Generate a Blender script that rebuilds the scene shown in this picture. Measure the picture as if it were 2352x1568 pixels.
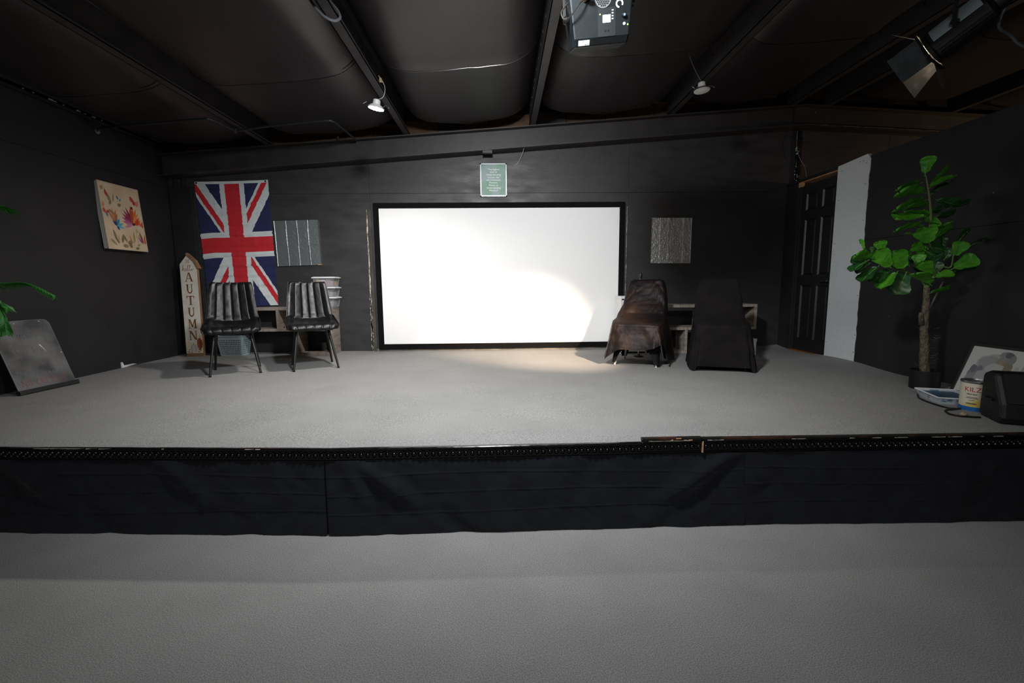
import bpy, bmesh, math, random
from mathutils import Vector, Matrix, noise
from math import pi, sin, cos, radians, sqrt

for o in list(bpy.data.objects):
    bpy.data.objects.remove(o, do_unlink=True)
sc = bpy.context.scene
COL = sc.collection
random.seed(7)

# ------------------------------------------------------------------ camera
W, H, FPX = 2352, 1568, 1050.0
CAM = Vector((0, 0, 1.35))
_fw = Vector((1150 - W / 2, 652 - H / 2, FPX)).normalized()          # world +Y seen from the camera
_r = Vector((1, -0.012, 0)); _r.z = -(_r.x * _fw.x + _r.y * _fw.y) / _fw.z; _r.normalize()
_up = -_fw.cross(_r)
MW = Matrix((_r, _fw, _up))                                           # camera axes -> world axes
cam_d = bpy.data.cameras.new('camera'); cam = bpy.data.objects.new('camera', cam_d); COL.objects.link(cam)
cam_d.sensor_width = 36; cam_d.lens = FPX / W * 36; cam_d.clip_start = 0.05
cx, cy, cz = MW.col[0], MW.col[1], MW.col[2]
m4 = Matrix(((cx[0], -cy[0], -cz[0], CAM.x), (cx[1], -cy[1], -cz[1], CAM.y), (cx[2], -cy[2], -cz[2], CAM.z), (0, 0, 0, 1)))
cam.matrix_world = m4; CAMX, CAMY = Vector(cx), Vector(cy)
sc.camera = cam
def ray(px, py): return MW @ Vector((px - W / 2, py - H / 2, FPX))
def onx(px, py, x): d = ray(px, py); return CAM + d * ((x - CAM.x) / d.x)
def ony(px, py, y): d = ray(px, py); return CAM + d * ((y - CAM.y) / d.y)
def onz(px, py, z): d = ray(px, py); return CAM + d * ((z - CAM.z) / d.z)

# ------------------------------------------------------------------ world and room light
vs = sc.view_settings
vs.view_transform = 'Standard'; vs.look = 'None'; vs.gamma = 1; vs.exposure = 0.0; vs.use_curve_mapping = False
wd = bpy.data.worlds.new('world'); sc.world = wd; wd.use_nodes = True
wd.node_tree.nodes['Background'].inputs[0].default_value = (0.75, 0.85, 1, 1)
wd.node_tree.nodes['Background'].inputs[1].default_value = 0.01

def lamp(name, kind, loc, energy, color=(1, 1, 1), target=None, **kw):
    d = bpy.data.lights.new(name, kind); d.energy = energy; d.color = color
    for k, v in kw.items(): setattr(d, k, v)
    o = bpy.data.objects.new(name, d); COL.objects.link(o); o.location = loc
    if target is not None:
        o.rotation_euler = (Vector(target) - Vector(loc)).to_track_quat('-Z', 'Y').to_euler()
    return o
# ceiling lights of the audience area, behind the camera
lamp('house_light_offscreen', 'AREA', (0.0, -1.2, 3.0), 72, (0.95, 0.98, 1.0), target=(0.0, -0.6, 0.0), shape='RECTANGLE', size=1.8, size_y=0.8)
# stage light hung from the roof in front of the stage, above the frame
lamp('stage_wash_offscreen', 'SPOT', (-0.1, 1.75, 3.08), 560, (0.97, 0.985, 1.0), target=(0.0, 4.7, 0.6), spot_size=radians(128), spot_blend=1.0, shadow_soft_size=0.12)
# lamp of the side room behind the partition, which warms the wall and roof seen above it
lamp('side_room_lamp_offscreen', 'POINT', (7.0, 4.2, 2.25), 45, (1, 0.66, 0.40), shadow_soft_size=0.05)

# ------------------------------------------------------------------ materials
MATS = {}
def rgb(h):
    h = h.lstrip('#'); c = [int(h[i:i + 2], 16) / 255 for i in (0, 2, 4)]
    return tuple(((v / 12.92) if v <= 0.04045 else ((v + 0.055) / 1.055) ** 2.4) for v in c)
def mat(name, col=(0.5, 0.5, 0.5), rough=0.6, col2=None, scale=8, detail=4, bump=0, bscale=None, metal=0, spec=0.5,
        rough2=None, emit=0, ecol=None, stretch=(1, 1, 1), alpha=1, trans=0, coat=0, sheen=0, lo=0.35, hi=0.65, bdist=0.01, speck=None):
    if name in MATS: return MATS[name]
    if isinstance(col, str): col = rgb(col)
    if isinstance(col2, str): col2 = rgb(col2)
    m = bpy.data.materials.new(name); m.use_nodes = True; nt = m.node_tree; N = nt.nodes; L = nt.links
    b = N['Principled BSDF']
    b.inputs['Base Color'].default_value = (*col, 1); b.inputs['Roughness'].default_value = rough
    b.inputs['Metallic'].default_value = metal; b.inputs['Specular IOR Level'].default_value = spec
    b.inputs['Alpha'].default_value = alpha; b.inputs['Transmission Weight'].default_value = trans
    b.inputs['Coat Weight'].default_value = coat; b.inputs['Sheen Weight'].default_value = sheen
    if emit:
        b.inputs['Emission Strength'].default_value = emit; b.inputs['Emission Color'].default_value = (*(ecol or col), 1)
    tc = N.new('ShaderNodeTexCoord'); mp = N.new('ShaderNodeMapping'); mp.inputs['Scale'].default_value = stretch
    L.new(tc.outputs['Object'], mp.inputs['Vector'])
    def nz(s, d=4):
        n = N.new('ShaderNodeTexNoise'); n.inputs['Scale'].default_value = s; n.inputs['Detail'].default_value = d
        L.new(mp.outputs['Vector'], n.inputs['Vector']); return n
    if col2 is not None or rough2 is not None:
        n = nz(scale, detail); r = N.new('ShaderNodeMapRange'); r.inputs[1].default_value = lo; r.inputs[2].default_value = hi
        L.new(n.outputs['Fac'], r.inputs[0])
        if col2 is not None:
            mx = N.new('ShaderNodeMix'); mx.data_type = 'RGBA'; mx.inputs[6].default_value = (*col, 1); mx.inputs[7].default_value = (*col2, 1)
            L.new(r.outputs[0], mx.inputs[0]); out = mx.outputs[2]
            if speck is not None:                     # sparse chips of another colour: (colour, scale, threshold)
                s = nz(speck[1], 2); r3 = N.new('ShaderNodeMapRange'); r3.inputs[1].default_value = speck[2]; r3.inputs[2].default_value = speck[2] + 0.02
                L.new(s.outputs['Fac'], r3.inputs[0])
                m2 = N.new('ShaderNodeMix'); m2.data_type = 'RGBA'; L.new(r3.outputs[0], m2.inputs[0]); L.new(out, m2.inputs[6])
                m2.inputs[7].default_value = (*rgb(speck[0]), 1); out = m2.outputs[2]
            L.new(out, b.inputs['Base Color'])
        if rough2 is not None:
            r2 = N.new('ShaderNodeMapRange'); r2.inputs[1].default_value = 0; r2.inputs[2].default_value = 1
            r2.inputs[3].default_value = rough; r2.inputs[4].default_value = rough2
            L.new(r.outputs[0], r2.inputs[0]); L.new(r2.outputs[0], b.inputs['Roughness'])
    if bump:
        n = nz(bscale or scale * 4, 3); bp = N.new('ShaderNodeBump'); bp.inputs['Strength'].default_value = bump; bp.inputs['Distance'].default_value = bdist
        L.new(n.outputs['Fac'], bp.inputs['Height']); L.new(bp.outputs['Normal'], b.inputs['Normal'])
    MATS[name] = m
    return m
def attr_mat(name, rough=0.7, bump=0):
    if name in MATS: return MATS[name]
    m = mat(name, (0.5, 0.5, 0.5), rough, bump=bump, bscale=60)
    a = m.node_tree.nodes.new('ShaderNodeAttribute'); a.attribute_name = 'paint'
    m.node_tree.links.new(a.outputs['Color'], m.node_tree.nodes['Principled BSDF'].inputs['Base Color'])
    return m

CARPET = mat('carpet', '#636466', 0.95, col2='#9f9e9b', scale=230, detail=5, bump=0.12, bscale=300, spec=0.1, lo=0.3, hi=0.7, bdist=0.004)
def _carpet_patches():
    nt = CARPET.node_tree; N = nt.nodes; L = nt.links; b = N['Principled BSDF']
    src = b.inputs['Base Color'].links[0].from_socket
    n = N.new('ShaderNodeTexNoise'); n.inputs['Scale'].default_value = 3.0; n.inputs['Detail'].default_value = 5
    tc = N.new('ShaderNodeTexCoord'); L.new(tc.outputs['Object'], n.inputs['Vector'])
    r = N.new('ShaderNodeMapRange'); r.inputs[1].default_value = 0.3; r.inputs[2].default_value = 0.7; r.inputs[3].default_value = 0.92; r.inputs[4].default_value = 1.04
    L.new(n.outputs['Fac'], r.inputs[0])
    mx = N.new('ShaderNodeMix'); mx.data_type = 'RGBA'; mx.blend_type = 'MULTIPLY'; mx.inputs[0].default_value = 1
    L.new(src, mx.inputs[6]); L.new(r.outputs[0], mx.inputs[7]); L.new(mx.outputs[2], b.inputs['Base Color'])
_carpet_patches()
WALL = mat('black_wall_paint', '#2d2c2e', 0.40, col2='#363638', scale=6.0, detail=12, rough2=0.60, bump=0.12, bscale=30, bdist=0.01, stretch=(.7, 1, 2.0), lo=.22, hi=.78)
WALLD = mat('black_flat_paint', '#1b1a1c', 0.58, col2='#201f21', scale=3, detail=6, rough2=0.75, bump=0.12, bscale=50, speck=('#b9b9b5', 26, 0.80))
WALLB = WALL
STEEL = mat('black_steel_paint', '#2c2a2a', 0.5, col2='#363434', scale=5, bump=0.08, bscale=30, speck=('#9b9284', 40, 0.79))
VINYL = mat('black_vinyl_insulation', '#1f1c1c', 0.45, col2='#242020', scale=4, bump=0.1, bscale=26)
DARK = mat('dark_void', '#0b0b0c', 0.9)
WOODB = mat('raw_brown_board', '#45321f', 0.8, col2='#5c432e', scale=6, stretch=(1, 1, 8), bump=0.2)
TAN = mat('raw_tan_wood', '#c79a73', 0.75, col2='#a87a52', scale=8, stretch=(1, 1, 6))
CREAM = mat('chipped_cream_plaster', '#c9c2b4', 0.9, col2='#5b564f', scale=22, bump=0.5, bscale=60)
DRY = mat('bare_drywall', '#ced3d4', 0.9, col2='#d5d9da', scale=40, bump=0.06, bscale=200)
CLOTH = mat('black_skirt_cloth', '#101116', 0.85, col2='#15171c', scale=10, bump=0.12, bscale=220, sheen=0.08, spec=0.15)
GLOSS = mat('black_gloss_moulding', '#0a0a0b', 0.13, rough2=0.25, scale=30)
LEATHER = mat('black_leather', '#0b0b0c', 0.34, col2='#121011', scale=20, rough2=0.42, bump=0.12, bscale=150, spec=0.38, bdist=0.003)
BLKMET = mat('black_metal', '#131313', 0.35, metal=0.0, spec=0.6)
CHROME = mat('chrome', '#c8c8c8', 0.18, metal=1)
BLKPL = mat('black_plastic', '#0d0d0e', 0.42)
WHITEP = mat('white_plastic', '#dcdfe0', 0.4)
SCREEN = mat('white_screen_fabric', (0.93, 0.93, 0.93), 0.8, bump=0.02, bscale=400)
VELVET = mat('black_velvet_frame', '#07080a', 0.8, spec=0.15)
OAK = mat('grey_oak_laminate', '#9b9188', 0.55, col2='#7c716a', scale=3, detail=8, stretch=(2, 2, 14))
OAKH = mat('grey_oak_laminate_across', '#9b9188', 0.55, col2='#7c716a', scale=3, detail=8, stretch=(14, 2, 2))

# ------------------------------------------------------------------ mesh helpers
class MB:
    def __init__(s): s.v = []; s.f = []; s.m = []; s.c = []
    def add(s, vs_, fs, mi=0, col=None):
        b = len(s.v); s.v += [Vector(p) for p in vs_]
        for f in fs: s.f.append([b + i for i in f]); s.m.append(mi); s.c.append(col)
        return s
    def box(s, x0, x1, y0, y1, z0, z1, mi=0, M=None, col=None):
        p = [Vector((x, y, z)) for z in (z0, z1) for y in (y0, y1) for x in (x0, x1)]
        if M is not None: p = [M @ q for q in p]
        return s.add(p, [(0, 2, 3, 1), (4, 5, 7, 6), (0, 1, 5, 4), (2, 6, 7, 3), (0, 4, 6, 2), (1, 3, 7, 5)], mi, col)
    def prism(s, poly, a, b, axis='y', mi=0, M=None, col=None):
        n = len(poly)
        def q(u, w, t):
            p = {'y': (u, t, w), 'x': (t, u, w), 'z': (u, w, t)}[axis]
            return M @ Vector(p) if M is not None else Vector(p)
        P = [q(u, w, a) for u, w in poly] + [q(u, w, b) for u, w in poly]
        return s.add(P, [list(range(n)), list(range(2 * n - 1, n - 1, -1))] + [(i, i + n, (i + 1) % n + n, (i + 1) % n) for i in range(n)], mi, col)
    def tube(s, pts, r, n=8, cap=True, mi=0):
        pts = [Vector(p) for p in pts]; k = len(pts); R = r if isinstance(r, (list, tuple)) else [r] * k
        base = len(s.v); ref = None
        for i, p in enumerate(pts):
            t = (pts[min(i + 1, k - 1)] - pts[max(i - 1, 0)]).normalized()
            if ref is None: ref = t.orthogonal().normalized()
            a = (ref - t * ref.dot(t)); a = a.normalized() if a.length > 1e-6 else t.orthogonal().normalized(); ref = a
            b = t.cross(a)
            for j in range(n):
                s.v.append(p + (a * cos(2 * pi * j / n) + b * sin(2 * pi * j / n)) * R[i])
        for i in range(k - 1):
            for j in range(n):
                s.f.append([base + i * n + j, base + i * n + (j + 1) % n, base + (i + 1) * n + (j + 1) % n, base + (i + 1) * n + j]); s.m.append(mi); s.c.append(None)
        if cap:
            s.f.append([base + j for j in range(n)][::-1]); s.m.append(mi); s.c.append(None)
            s.f.append([base + (k - 1) * n + j for j in range(n)]); s.m.append(mi); s.c.append(None)
        return s
    def lathe(s, prof, n=24, M=None, mi=0):
        base = len(s.v)
        for r, z in prof:
            for j in range(n):
                p = Vector((r * cos(2 * pi * j / n), r * sin(2 * pi * j / n), z)); s.v.append(M @ p if M is not None else p)
        for i in range(len(prof) - 1):
            for j in range(n):
                s.f.append([base + i * n + j, base + i * n + (j + 1) % n, base + (i + 1) * n + (j + 1) % n, base + (i + 1) * n + j]); s.m.append(mi); s.c.append(None)
        for i, rev in ((0, True), (len(prof) - 1, False)):
            if prof[i][0] > 1e-5:
                f = [base + i * n + j for j in range(n)]; s.f.append(f[::-1] if rev else f); s.m.append(mi); s.c.append(None)
        return s
    def grid(s, fn, nu, nv, close_u=False, mi=0):
        base = len(s.v); cu = nu if close_u else nu + 1
        for j in range(nv + 1):
            for i in range(cu): s.v.append(Vector(fn(i / nu, j / nv)))
        for j in range(nv):
            for i in range(nu):
                s.f.append([base + j * cu + i, base + j * cu + (i + 1) % cu, base + (j + 1) * cu + (i + 1) % cu, base + (j + 1) * cu + i]); s.m.append(mi); s.c.append(None)
        return s
    def pad(s, front, back, nu, nv):
        """closed slab from a front and a back surface sharing their border grid"""
        b0 = len(s.v); s.grid(front, nu, nv); b1 = len(s.v); s.grid(lambda u, v: back(1 - u, v), nu, nv)
        c = nu + 1
        def A(i, j): return b0 + j * c + i
        def B(i, j): return b1 + j * c + (nu - i)
        def q(*f): s.f.append(list(f)); s.m.append(0); s.c.append(None)
        for i in range(nu): q(A(i + 1, 0), A(i, 0), B(i, 0), B(i + 1, 0)); q(A(i, nv), A(i + 1, nv), B(i + 1, nv), B(i, nv))
        for j in range(nv): q(A(0, j), A(0, j + 1), B(0, j + 1), B(0, j)); q(A(nu, j + 1), A(nu, j), B(nu, j), B(nu, j + 1))
        return s
    def ball(s, c, r, n=10, m=7, sc_=(1, 1, 1), mi=0):
        c = Vector(c); prof = [(r * sin(pi * i / m), -r * cos(pi * i / m)) for i in range(m + 1)]
        prof[0] = (1e-6, -r); prof[-1] = (1e-6, r)
        M = Matrix.Translation(c) @ Matrix.Diagonal((*sc_, 1)); return s.lathe(prof, n, M, mi)
    def mesh(s, name, mats, smooth=False, angle=40):
        me = bpy.data.meshes.new(name); me.from_pydata([tuple(v) for v in s.v], [], s.f)
        for m in (mats if isinstance(mats, (list, tuple)) else [mats]): me.materials.append(m)
        for p, mi in zip(me.polygons, s.m): p.material_index = mi; p.use_smooth = smooth
        if any(c is not None for c in s.c):
            at = me.color_attributes.new('paint', 'FLOAT_COLOR', 'CORNER')
            for p, c in zip(me.polygons, s.c):
                for li in p.loop_indices: at.data[li].color = (*(c or (0.5, 0.5, 0.5)), 1)
        bm = bmesh.new(); bm.from_mesh(me); bmesh.ops.recalc_face_normals(bm, faces=bm.faces)
        if smooth and angle < 180:
            for e in bm.edges:
                if len(e.link_faces) == 2 and e.calc_face_angle(0) > radians(angle): e.smooth = False
        bm.to_mesh(me); bm.free(); me.update()
        return me
    def build(s, name, mats, parent=None, smooth=False, angle=40, bevel=0, **kw):
        return link(name, s.mesh(name, mats, smooth, angle), parent, bevel, **kw)
def link(name, data, parent=None, bevel=0, label=None, cat=None, group=None, kind=None):
    o = bpy.data.objects.new(name, data); COL.objects.link(o); o.parent = parent
    if bevel:
        md = o.modifiers.new('bevel', 'BEVEL'); md.width = bevel; md.segments = 2; md.limit_method = 'ANGLE'; md.angle_limit = radians(40)
    return tag(o, label, cat, group, kind)
def tag(o, label=None, cat=None, group=None, kind=None):
    if label: o['label'] = label
    if cat: o['category'] = cat
    if group: o['group'] = group
    if kind: o['kind'] = kind
    return o
def thing(name, label, cat, loc=(0, 0, 0), rz=0, group=None, M=None):
    o = bpy.data.objects.new(name, None); COL.objects.link(o); o.empty_display_size = 0.1
    if M is not None: o.matrix_world = M
    else: o.location = loc; o.rotation_euler = (0, 0, rz)
    return tag(o, label, cat, group)
def nz(p, s=1.0, seed=0.0): return noise.noise(Vector(p) * s + Vector((seed, seed * 1.7, -seed)))
def lerp(a, b, t): return a + (b - a) * t
def interp(pts, x):
    if x <= pts[0][0]: return pts[0][1]
    for (a, b), (c, d) in zip(pts, pts[1:]):
        if x <= c: return b + (d - b) * (x - a) / (c - a)
    return pts[-1][1]
def frame(o, x, y):                       # matrix from an origin and two axes
    x = Vector(x).normalized(); z = x.cross(Vector(y)).normalized(); y = z.cross(x)
    return Matrix(((x.x, y.x, z.x, o[0]), (x.y, y.y, z.y, o[1]), (x.z, y.z, z.z, o[2]), (0, 0, 0, 1)))

# ------------------------------------------------------------------ room shell
XL, XR, YB, ST = -4.05, 3.63, 5.90, 0.50       # left wall, right partition, back wall, stage top
XO, YF = 7.2, -4.5                              # outer right wall, rear of the room
FR = [(-4.05, 2.53), (-2.8, 2.485), (-0.93, 2.375), (1.3, 2.395), (2.92, 2.375), (3.63, 2.37)]
def fy(x): return interp(FR, x)
def zb(x): return 3.0 + 0.0716 * (x + 2.72) if x < 3.7 else 3.46 - 0.055 * (x - 3.7)    # underside of the purlins
def zr(x): return 2.667 + 0.0726 * (x + 3.875) if x < 3.7 else 3.217 - 0.05 * (x - 3.7)  # underside of the rafter

MB().box(XL - 0.3, XO + 0.2, YF - 0.1, YB + 0.2, -0.1, 0).build('floor', CARPET, kind='structure', label='grey carpeted floor in front of the stage')
# stage: body plus a carpet that curls up a little along its back and right edges
stage = MB().prism([(XL, YB)] + [(x, y) for x, y in FR] + [(XR, YB)], 0.0, ST - 0.012, 'z').build('stage', DARK, kind='structure', label='raised stage platform covered with grey carpet')
def carpet(u, v):
    x = lerp(XL, XR, u); y = lerp(fy(x) + 0.012, YB, v)
    z = ST + 0.003 * nz((x, y, 0), 2.2)
    dr = XR - x
    if dr < 0.35: z += 0.035 * (1 - dr / 0.35) ** 2 * (0.5 + 0.5 * sin(y * 4.2 + 0.6)) * (1 if y > 3.0 else 0)
    if y > YB - 0.25: z += 0.012 * ((y - YB + 0.25) / 0.25) ** 2 * (0.6 + nz((x, 0, 0), 1.7))
    if v < 0.02: z -= 0.010
    return (x, y, z)
MB().grid(carpet, 150, 90).build('stage_carpet', CARPET, stage, smooth=True)
lip = MB()
lip.grid(lambda u, v: (lerp(XL, 0.757, u), fy(lerp(XL, 0.757, u)) + 0.018 - 0.03 * sin(v * pi / 2), ST - 0.004 - 0.012 * (1 - cos(v * pi / 2)) + 0.003 * nz((lerp(XL, 0.757, u), 0, 0), 6)), 160, 4)
lip.build('carpet_edge', CARPET, stage, smooth=True)

def panels(parent, axis, at, ues, zs, th, mat_, seed=1):
    rnd = random.Random(seed)
    for z0, z1 in zip(zs, zs[1:]):
        for a, b in zip(ues, ues[1:]):
            d = th + rnd.uniform(-0.0015, 0.0015); g = 0.0012
            mb = MB()
            if axis == 'y': mb.box(a + g, b - g, at - d, at + 0.02, z0 + g, z1 - g)
            elif axis == '+x': mb.box(at - 0.02, at + d, a + g, b - g, z0 + g, z1 - g)
            else: mb.box(at - d, at + 0.02, a + g, b - g, z0 + g, z1 - g)
            mb.build('wall_panel', mat_, parent, bevel=0.0012)
wb = MB().box(XL - 0.2, XO + 0.2, YB + 0.004, YB + 0.12, 0, 3.75).build('wall_back', DARK, kind='structure', label='black painted panelled back wall of the stage')
panels(wb, 'y', YB, [XL, -2.83, -1.61, 1.62, 3.72], [ST - 0.02, 2.475, 3.3], 0.012, WALL, 1)
panels(wb, 'y', YB, [3.74, 4.9, 6.1, XO], [0, 2.475, 3.25], 0.012, WALLB, 2)
wl = MB().box(XL - 0.12, XL - 0.004, YF, YB + 0.1, 0, 3.6).build('wall_left', DARK, kind='structure', label='black painted left side wall')
panels(wl, '+x', XL, [YF, -1.0, 2.2, YB], [0, 2.55, 2.99], 0.01, WALLD, 3)
# right partition: door opening between y 4.95 and 5.62
wr = MB().box(XR + 0.004, XR + 0.1, YF, 4.56, 0, 2.55)
wr.box(XR + 0.004, XR + 0.1, 5.62, YB, 0, 2.56).box(XR + 0.02, XR + 0.1, 4.56, 4.97, 0, 2.55)
wr = wr.build('wall_right', WALLD, kind='structure', label='black partition wall along the right of the stage')
panels(wr, '-x', XR, [YF, -1.0, 2.0, 4.56], [0, 1.75, 2.563], 0.010, WALLD, 4)
MB().box(XR + 0.01, XR + 0.05, 5.60, YB, 0.5, 2.46).box(XR - 0.015, XR + 0.02, 5.615, 5.66, 0.5, 2.47).build('door_jamb', WALLD, wr, bevel=0.003)
MB().box(XR - 0.012, XR + 0.09, 4.95, YB, 2.535, 2.565).build('door_header', WALLD, wr, bevel=0.003)
MB().box(XR + 0.005, XR + 0.08, 4.97, 5.63, 2.522, 2.534).build('header_shim', TAN, wr)
MB().box(XR - 0.008, XR + 0.03, 5.60, 5.64, 2.47, 2.53).box(XR - 0.008, XR + 0.03, 5.585, 5.594, 2.475, 2.525).build('header_block', TAN, wr)
# bare drywall strip with its ragged edge
dw = MB()
rg = random.Random(3); ed = [(4.552 + rg.uniform(-0.006, 0.006), ST + (2.585 - ST) * i / 40) for i in range(41)]
ed[-1] = (4.59, 2.585)
dw.prism([(4.985, ST + 0.01), (4.985, 2.56)] + ed[::-1], XR - 0.014, XR + 0.02, 'x')
dwp = dw.build('drywall_strip', DRY, wr)
for yy, zz in [(4.93, 2.5), (4.94, 2.2), (4.95, 1.75), (4.955, 1.1), (4.96, .68), (4.60, 2.5), (4.64, 2.53), (4.68, 2.53), (4.59, 2.3), (4.58, 1.95), (4.575, 1.6), (4.57, 1.2), (4.565, .8), (4.565, .62)]:
    MB().lathe([(0.005, 0), (0.003, 0.0015)], 8, Matrix.Translation((XR - 0.014, yy, zz)) @ Matrix.Rotation(-pi / 2, 4, 'Y')).build('screw', BLKMET, dwp)
MB().box(XR - 0.008, XR + 0.06, 4.962, 4.99, ST + 0.005, 1.75).build('jamb_edge', DRY, wr)
MB().box(XR - 0.03, XR + 0.25, 4.95, 5.62, ST - 0.03, ST + 0.012).build('threshold', mat('orange_wood_floor', '#9a6a40', 0.5, col2='#6f4a2c', scale=8, stretch=(6, 1, 1)), wr)
# rest of the shell
MB().box(XO, XO + 0.1, YF, YB + 0.1, 0, 3.6).build('wall_outer', WALLB, kind='structure', label='outer wall of the side room behind the partition')
MB().box(XL - 0.1, XO + 0.1, YF - 0.1, YF, 0, 3.7).build('wall_front', WALLD, kind='structure', label='rear wall of the room behind the camera')

# ceiling: black vinyl insulation sagging between purlins
ceil_ = MB().prism([(XL - 0.1, zb(XL) + 0.37), (3.7, zb(3.69) + 0.37), (XO + 0.1, zb(XO) + 0.37), (XO + 0.1, zb(XO) + 0.42), (3.7, zb(3.69) + 0.42), (XL - 0.1, zb(XL) + 0.42)], YF - 0.1, YB + 0.1, 'y')
ceil_ = ceil_.build('ceiling', DARK, kind='structure', label='low roof lined with black vinyl insulation')
PX = [-2.72, -1.10, 0.40, 2.06, 3.52, 3.97, 5.5, 7.0]
bays = [XL + 0.02] + PX
def sheet(a, b, y0, y1, seed, dz=0):
    w = b - a
    def f(u, v):
        x = lerp(a + 0.015, b - 0.005, u); y = lerp(y0, y1, v)
        sag = (1 - abs(2 * u - 1) ** 6) * 0.27
        if w < 0.6: sag *= 0.3
        z = zb(x) + 0.31 - sag + dz + 0.012 * nz((x, y, 0), 1.3, seed) + 0.004 * nz((x * 3, y * 0.7, 0), 3, seed)
        z += 0.018 * nz((x * 6, y * 1.0, 0), 1.6, seed) * (abs(2 * u - 1) ** 3)
        if y > 5.45: z += 0.10 * ((y - 5.45) / 0.3) ** 2 * (0.35 + abs(2 * u - 1))
        if y1 < 5 and y > y1 - 0.04: z -= 0.012 * (y - y1 + 0.04) / 0.04
        return (x, y, z)
    return f
for i, (a, b) in enumerate(zip(bays, bays[1:])):
    for y0, y1, n in ((YF, 0.55, 20), (0.5, 2.42, 14), (2.38, 4.22, 22), (4.18, 5.74, 26)):
        MB().grid(sheet(a, b, y0, y1, i * 3.1 + y0), 40, n).build('insulation_sheet', VINYL, ceil_, smooth=True, angle=180)
SEAM = mat('glossy_vinyl_edge', '#1f1c1c', 0.2)
for i, (a, b) in enumerate(zip(bays, bays[1:])):
    if b - a < 0.6: continue
    for y0, y1, r in ((2.38, 4.22, .0028), (4.18, 5.74, .004)):
        f = sheet(a, b, y0, y1, i * 3.1 + y0)
        MB().tube([Vector(f(.02 + .96 * k / 40, 1.0)) + Vector((0, 0, -.001)) for k in range(41)], r, 5).build('sheet_edge', SEAM, ceil_, smooth=True)
for i, x in enumerate(PX):
    z = zb(x); mb = MB()
    mb.box(x - 0.035, x - 0.028, YF, 5.76, z, z + 0.36)
    mb.box(x - 0.035, x + 0.045, YF, 5.76, z, z + 0.006)
    mb.box(x + 0.039, x + 0.045, YF, 5.76, z, z + 0.022)
    mb.build('ceiling_purlin', STEEL, kind='structure', label='black steel roof purlin')
    rn = random.Random(i); sm = MB()
    for k in range(14):
        yy = 2.6 + k * 0.22 + rn.uniform(-.04, .04); sm.box(x - 0.040, x - 0.034, yy, yy + 0.010, z + 0.12, z + 0.14)
    sm.build('insulation_staples', VINYL, ceil_, kind='stuff')
# rafter against the back wall, two slopes meeting at a ridge plate
def rafter(xa, xb):
    mb = MB()
    def sl(y0, y1, lo, hi):
        P = []
        for x in (xa, xb):
            zl, zh = lo(x), hi(x); P += [(x, y0, zl), (x, y1, zl), (x, y1, zh), (x, y0, zh)]
        mb.add(P, [(0, 1, 2, 3), (7, 6, 5, 4), (0, 4, 5, 1), (1, 5, 6, 2), (2, 6, 7, 3), (3, 7, 4, 0)])
    sl(5.785, 5.797, zr, lambda x: zb(x) - 0.004)
    sl(5.70, 5.88, zr, lambda x: zr(x) + 0.010)
    sl(5.70, 5.88, lambda x: zb(x) - 0.014, lambda x: zb(x) - 0.002)
    return mb
ra = rafter(XL + 0.02, 3.69).build('ceiling_rafter', STEEL, kind='structure', label='long black steel rafter along the back wall above the screen')
rb_ = rafter(3.70, XO).build('ceiling_rafter', STEEL, kind='structure', label='black steel rafter sloping down behind the partition')
def rpt(x, z): return (x, z)
MB().prism([(3.60, zr(3.6)), (3.80, zr(3.8)), (3.80, zb(3.8)), (3.60, zb(3.6))], 5.774, 5.786, 'y').build('ridge_plate', STEEL, ra)
MB().tube([(-3.87, 5.715, zr(-3.87) + 0.011), (3.69, 5.715, zr(3.69) + 0.011)], 0.004, 4).build('flange_edge', mat('worn_flange_edge', '#6a665f', 0.5, col2='#2a2828', scale=9, detail=6, lo=.45, hi=.55), ra)
MB().tube([(3.70, 5.702, zr(3.70) + 0.011), (5.36, 5.702, zr(5.36) + 0.011)], 0.004, 4).build('flange_edge', mat('worn_flange_edge'), rb_)
MB().box(-0.2, -0.08, 5.71, 5.76, zr(-0.14) - 0.035, zr(-0.14) + 0.004).build('rafter_clip', STEEL, ra, bevel=0.004)
# raw boards seen over the rafter
rg = random.Random(8); x = XL + 0.25
while x < 3.4:
    w = rg.uniform(0.28, 0.62); w = min(w, 3.42 - x)
    MB().box(x + 0.004, x + w - 0.004, YB - 0.03 - rg.uniform(0, 0.006), YB, zb(x + w / 2) - 0.05, zb(x + w / 2) + 0.19).build('upper_board', WOODB if rg.random() < 0.8 else STEEL, wb)
    x += w
# eave strut over the left wall
eb = MB().box(XL, XL + 0.09, YF, 5.7, 3.0, 3.02).box(XL + 0.07, XL + 0.09, YF, 5.7, 3.0, 3.16).build('trim_1', STEEL, kind='structure', label='black eave strut above the left wall')
rg = random.Random(4)
for k in range(9):
    y = 4.15 + k * 0.09 + rg.uniform(-.03, .03)
    MB().box(XL + 0.088, XL + 0.092, y, y + rg.uniform(0.01, 0.05), 2.998, 3.004 + rg.uniform(0, 0.008)).build('paint_chip', CREAM, eb)
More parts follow.
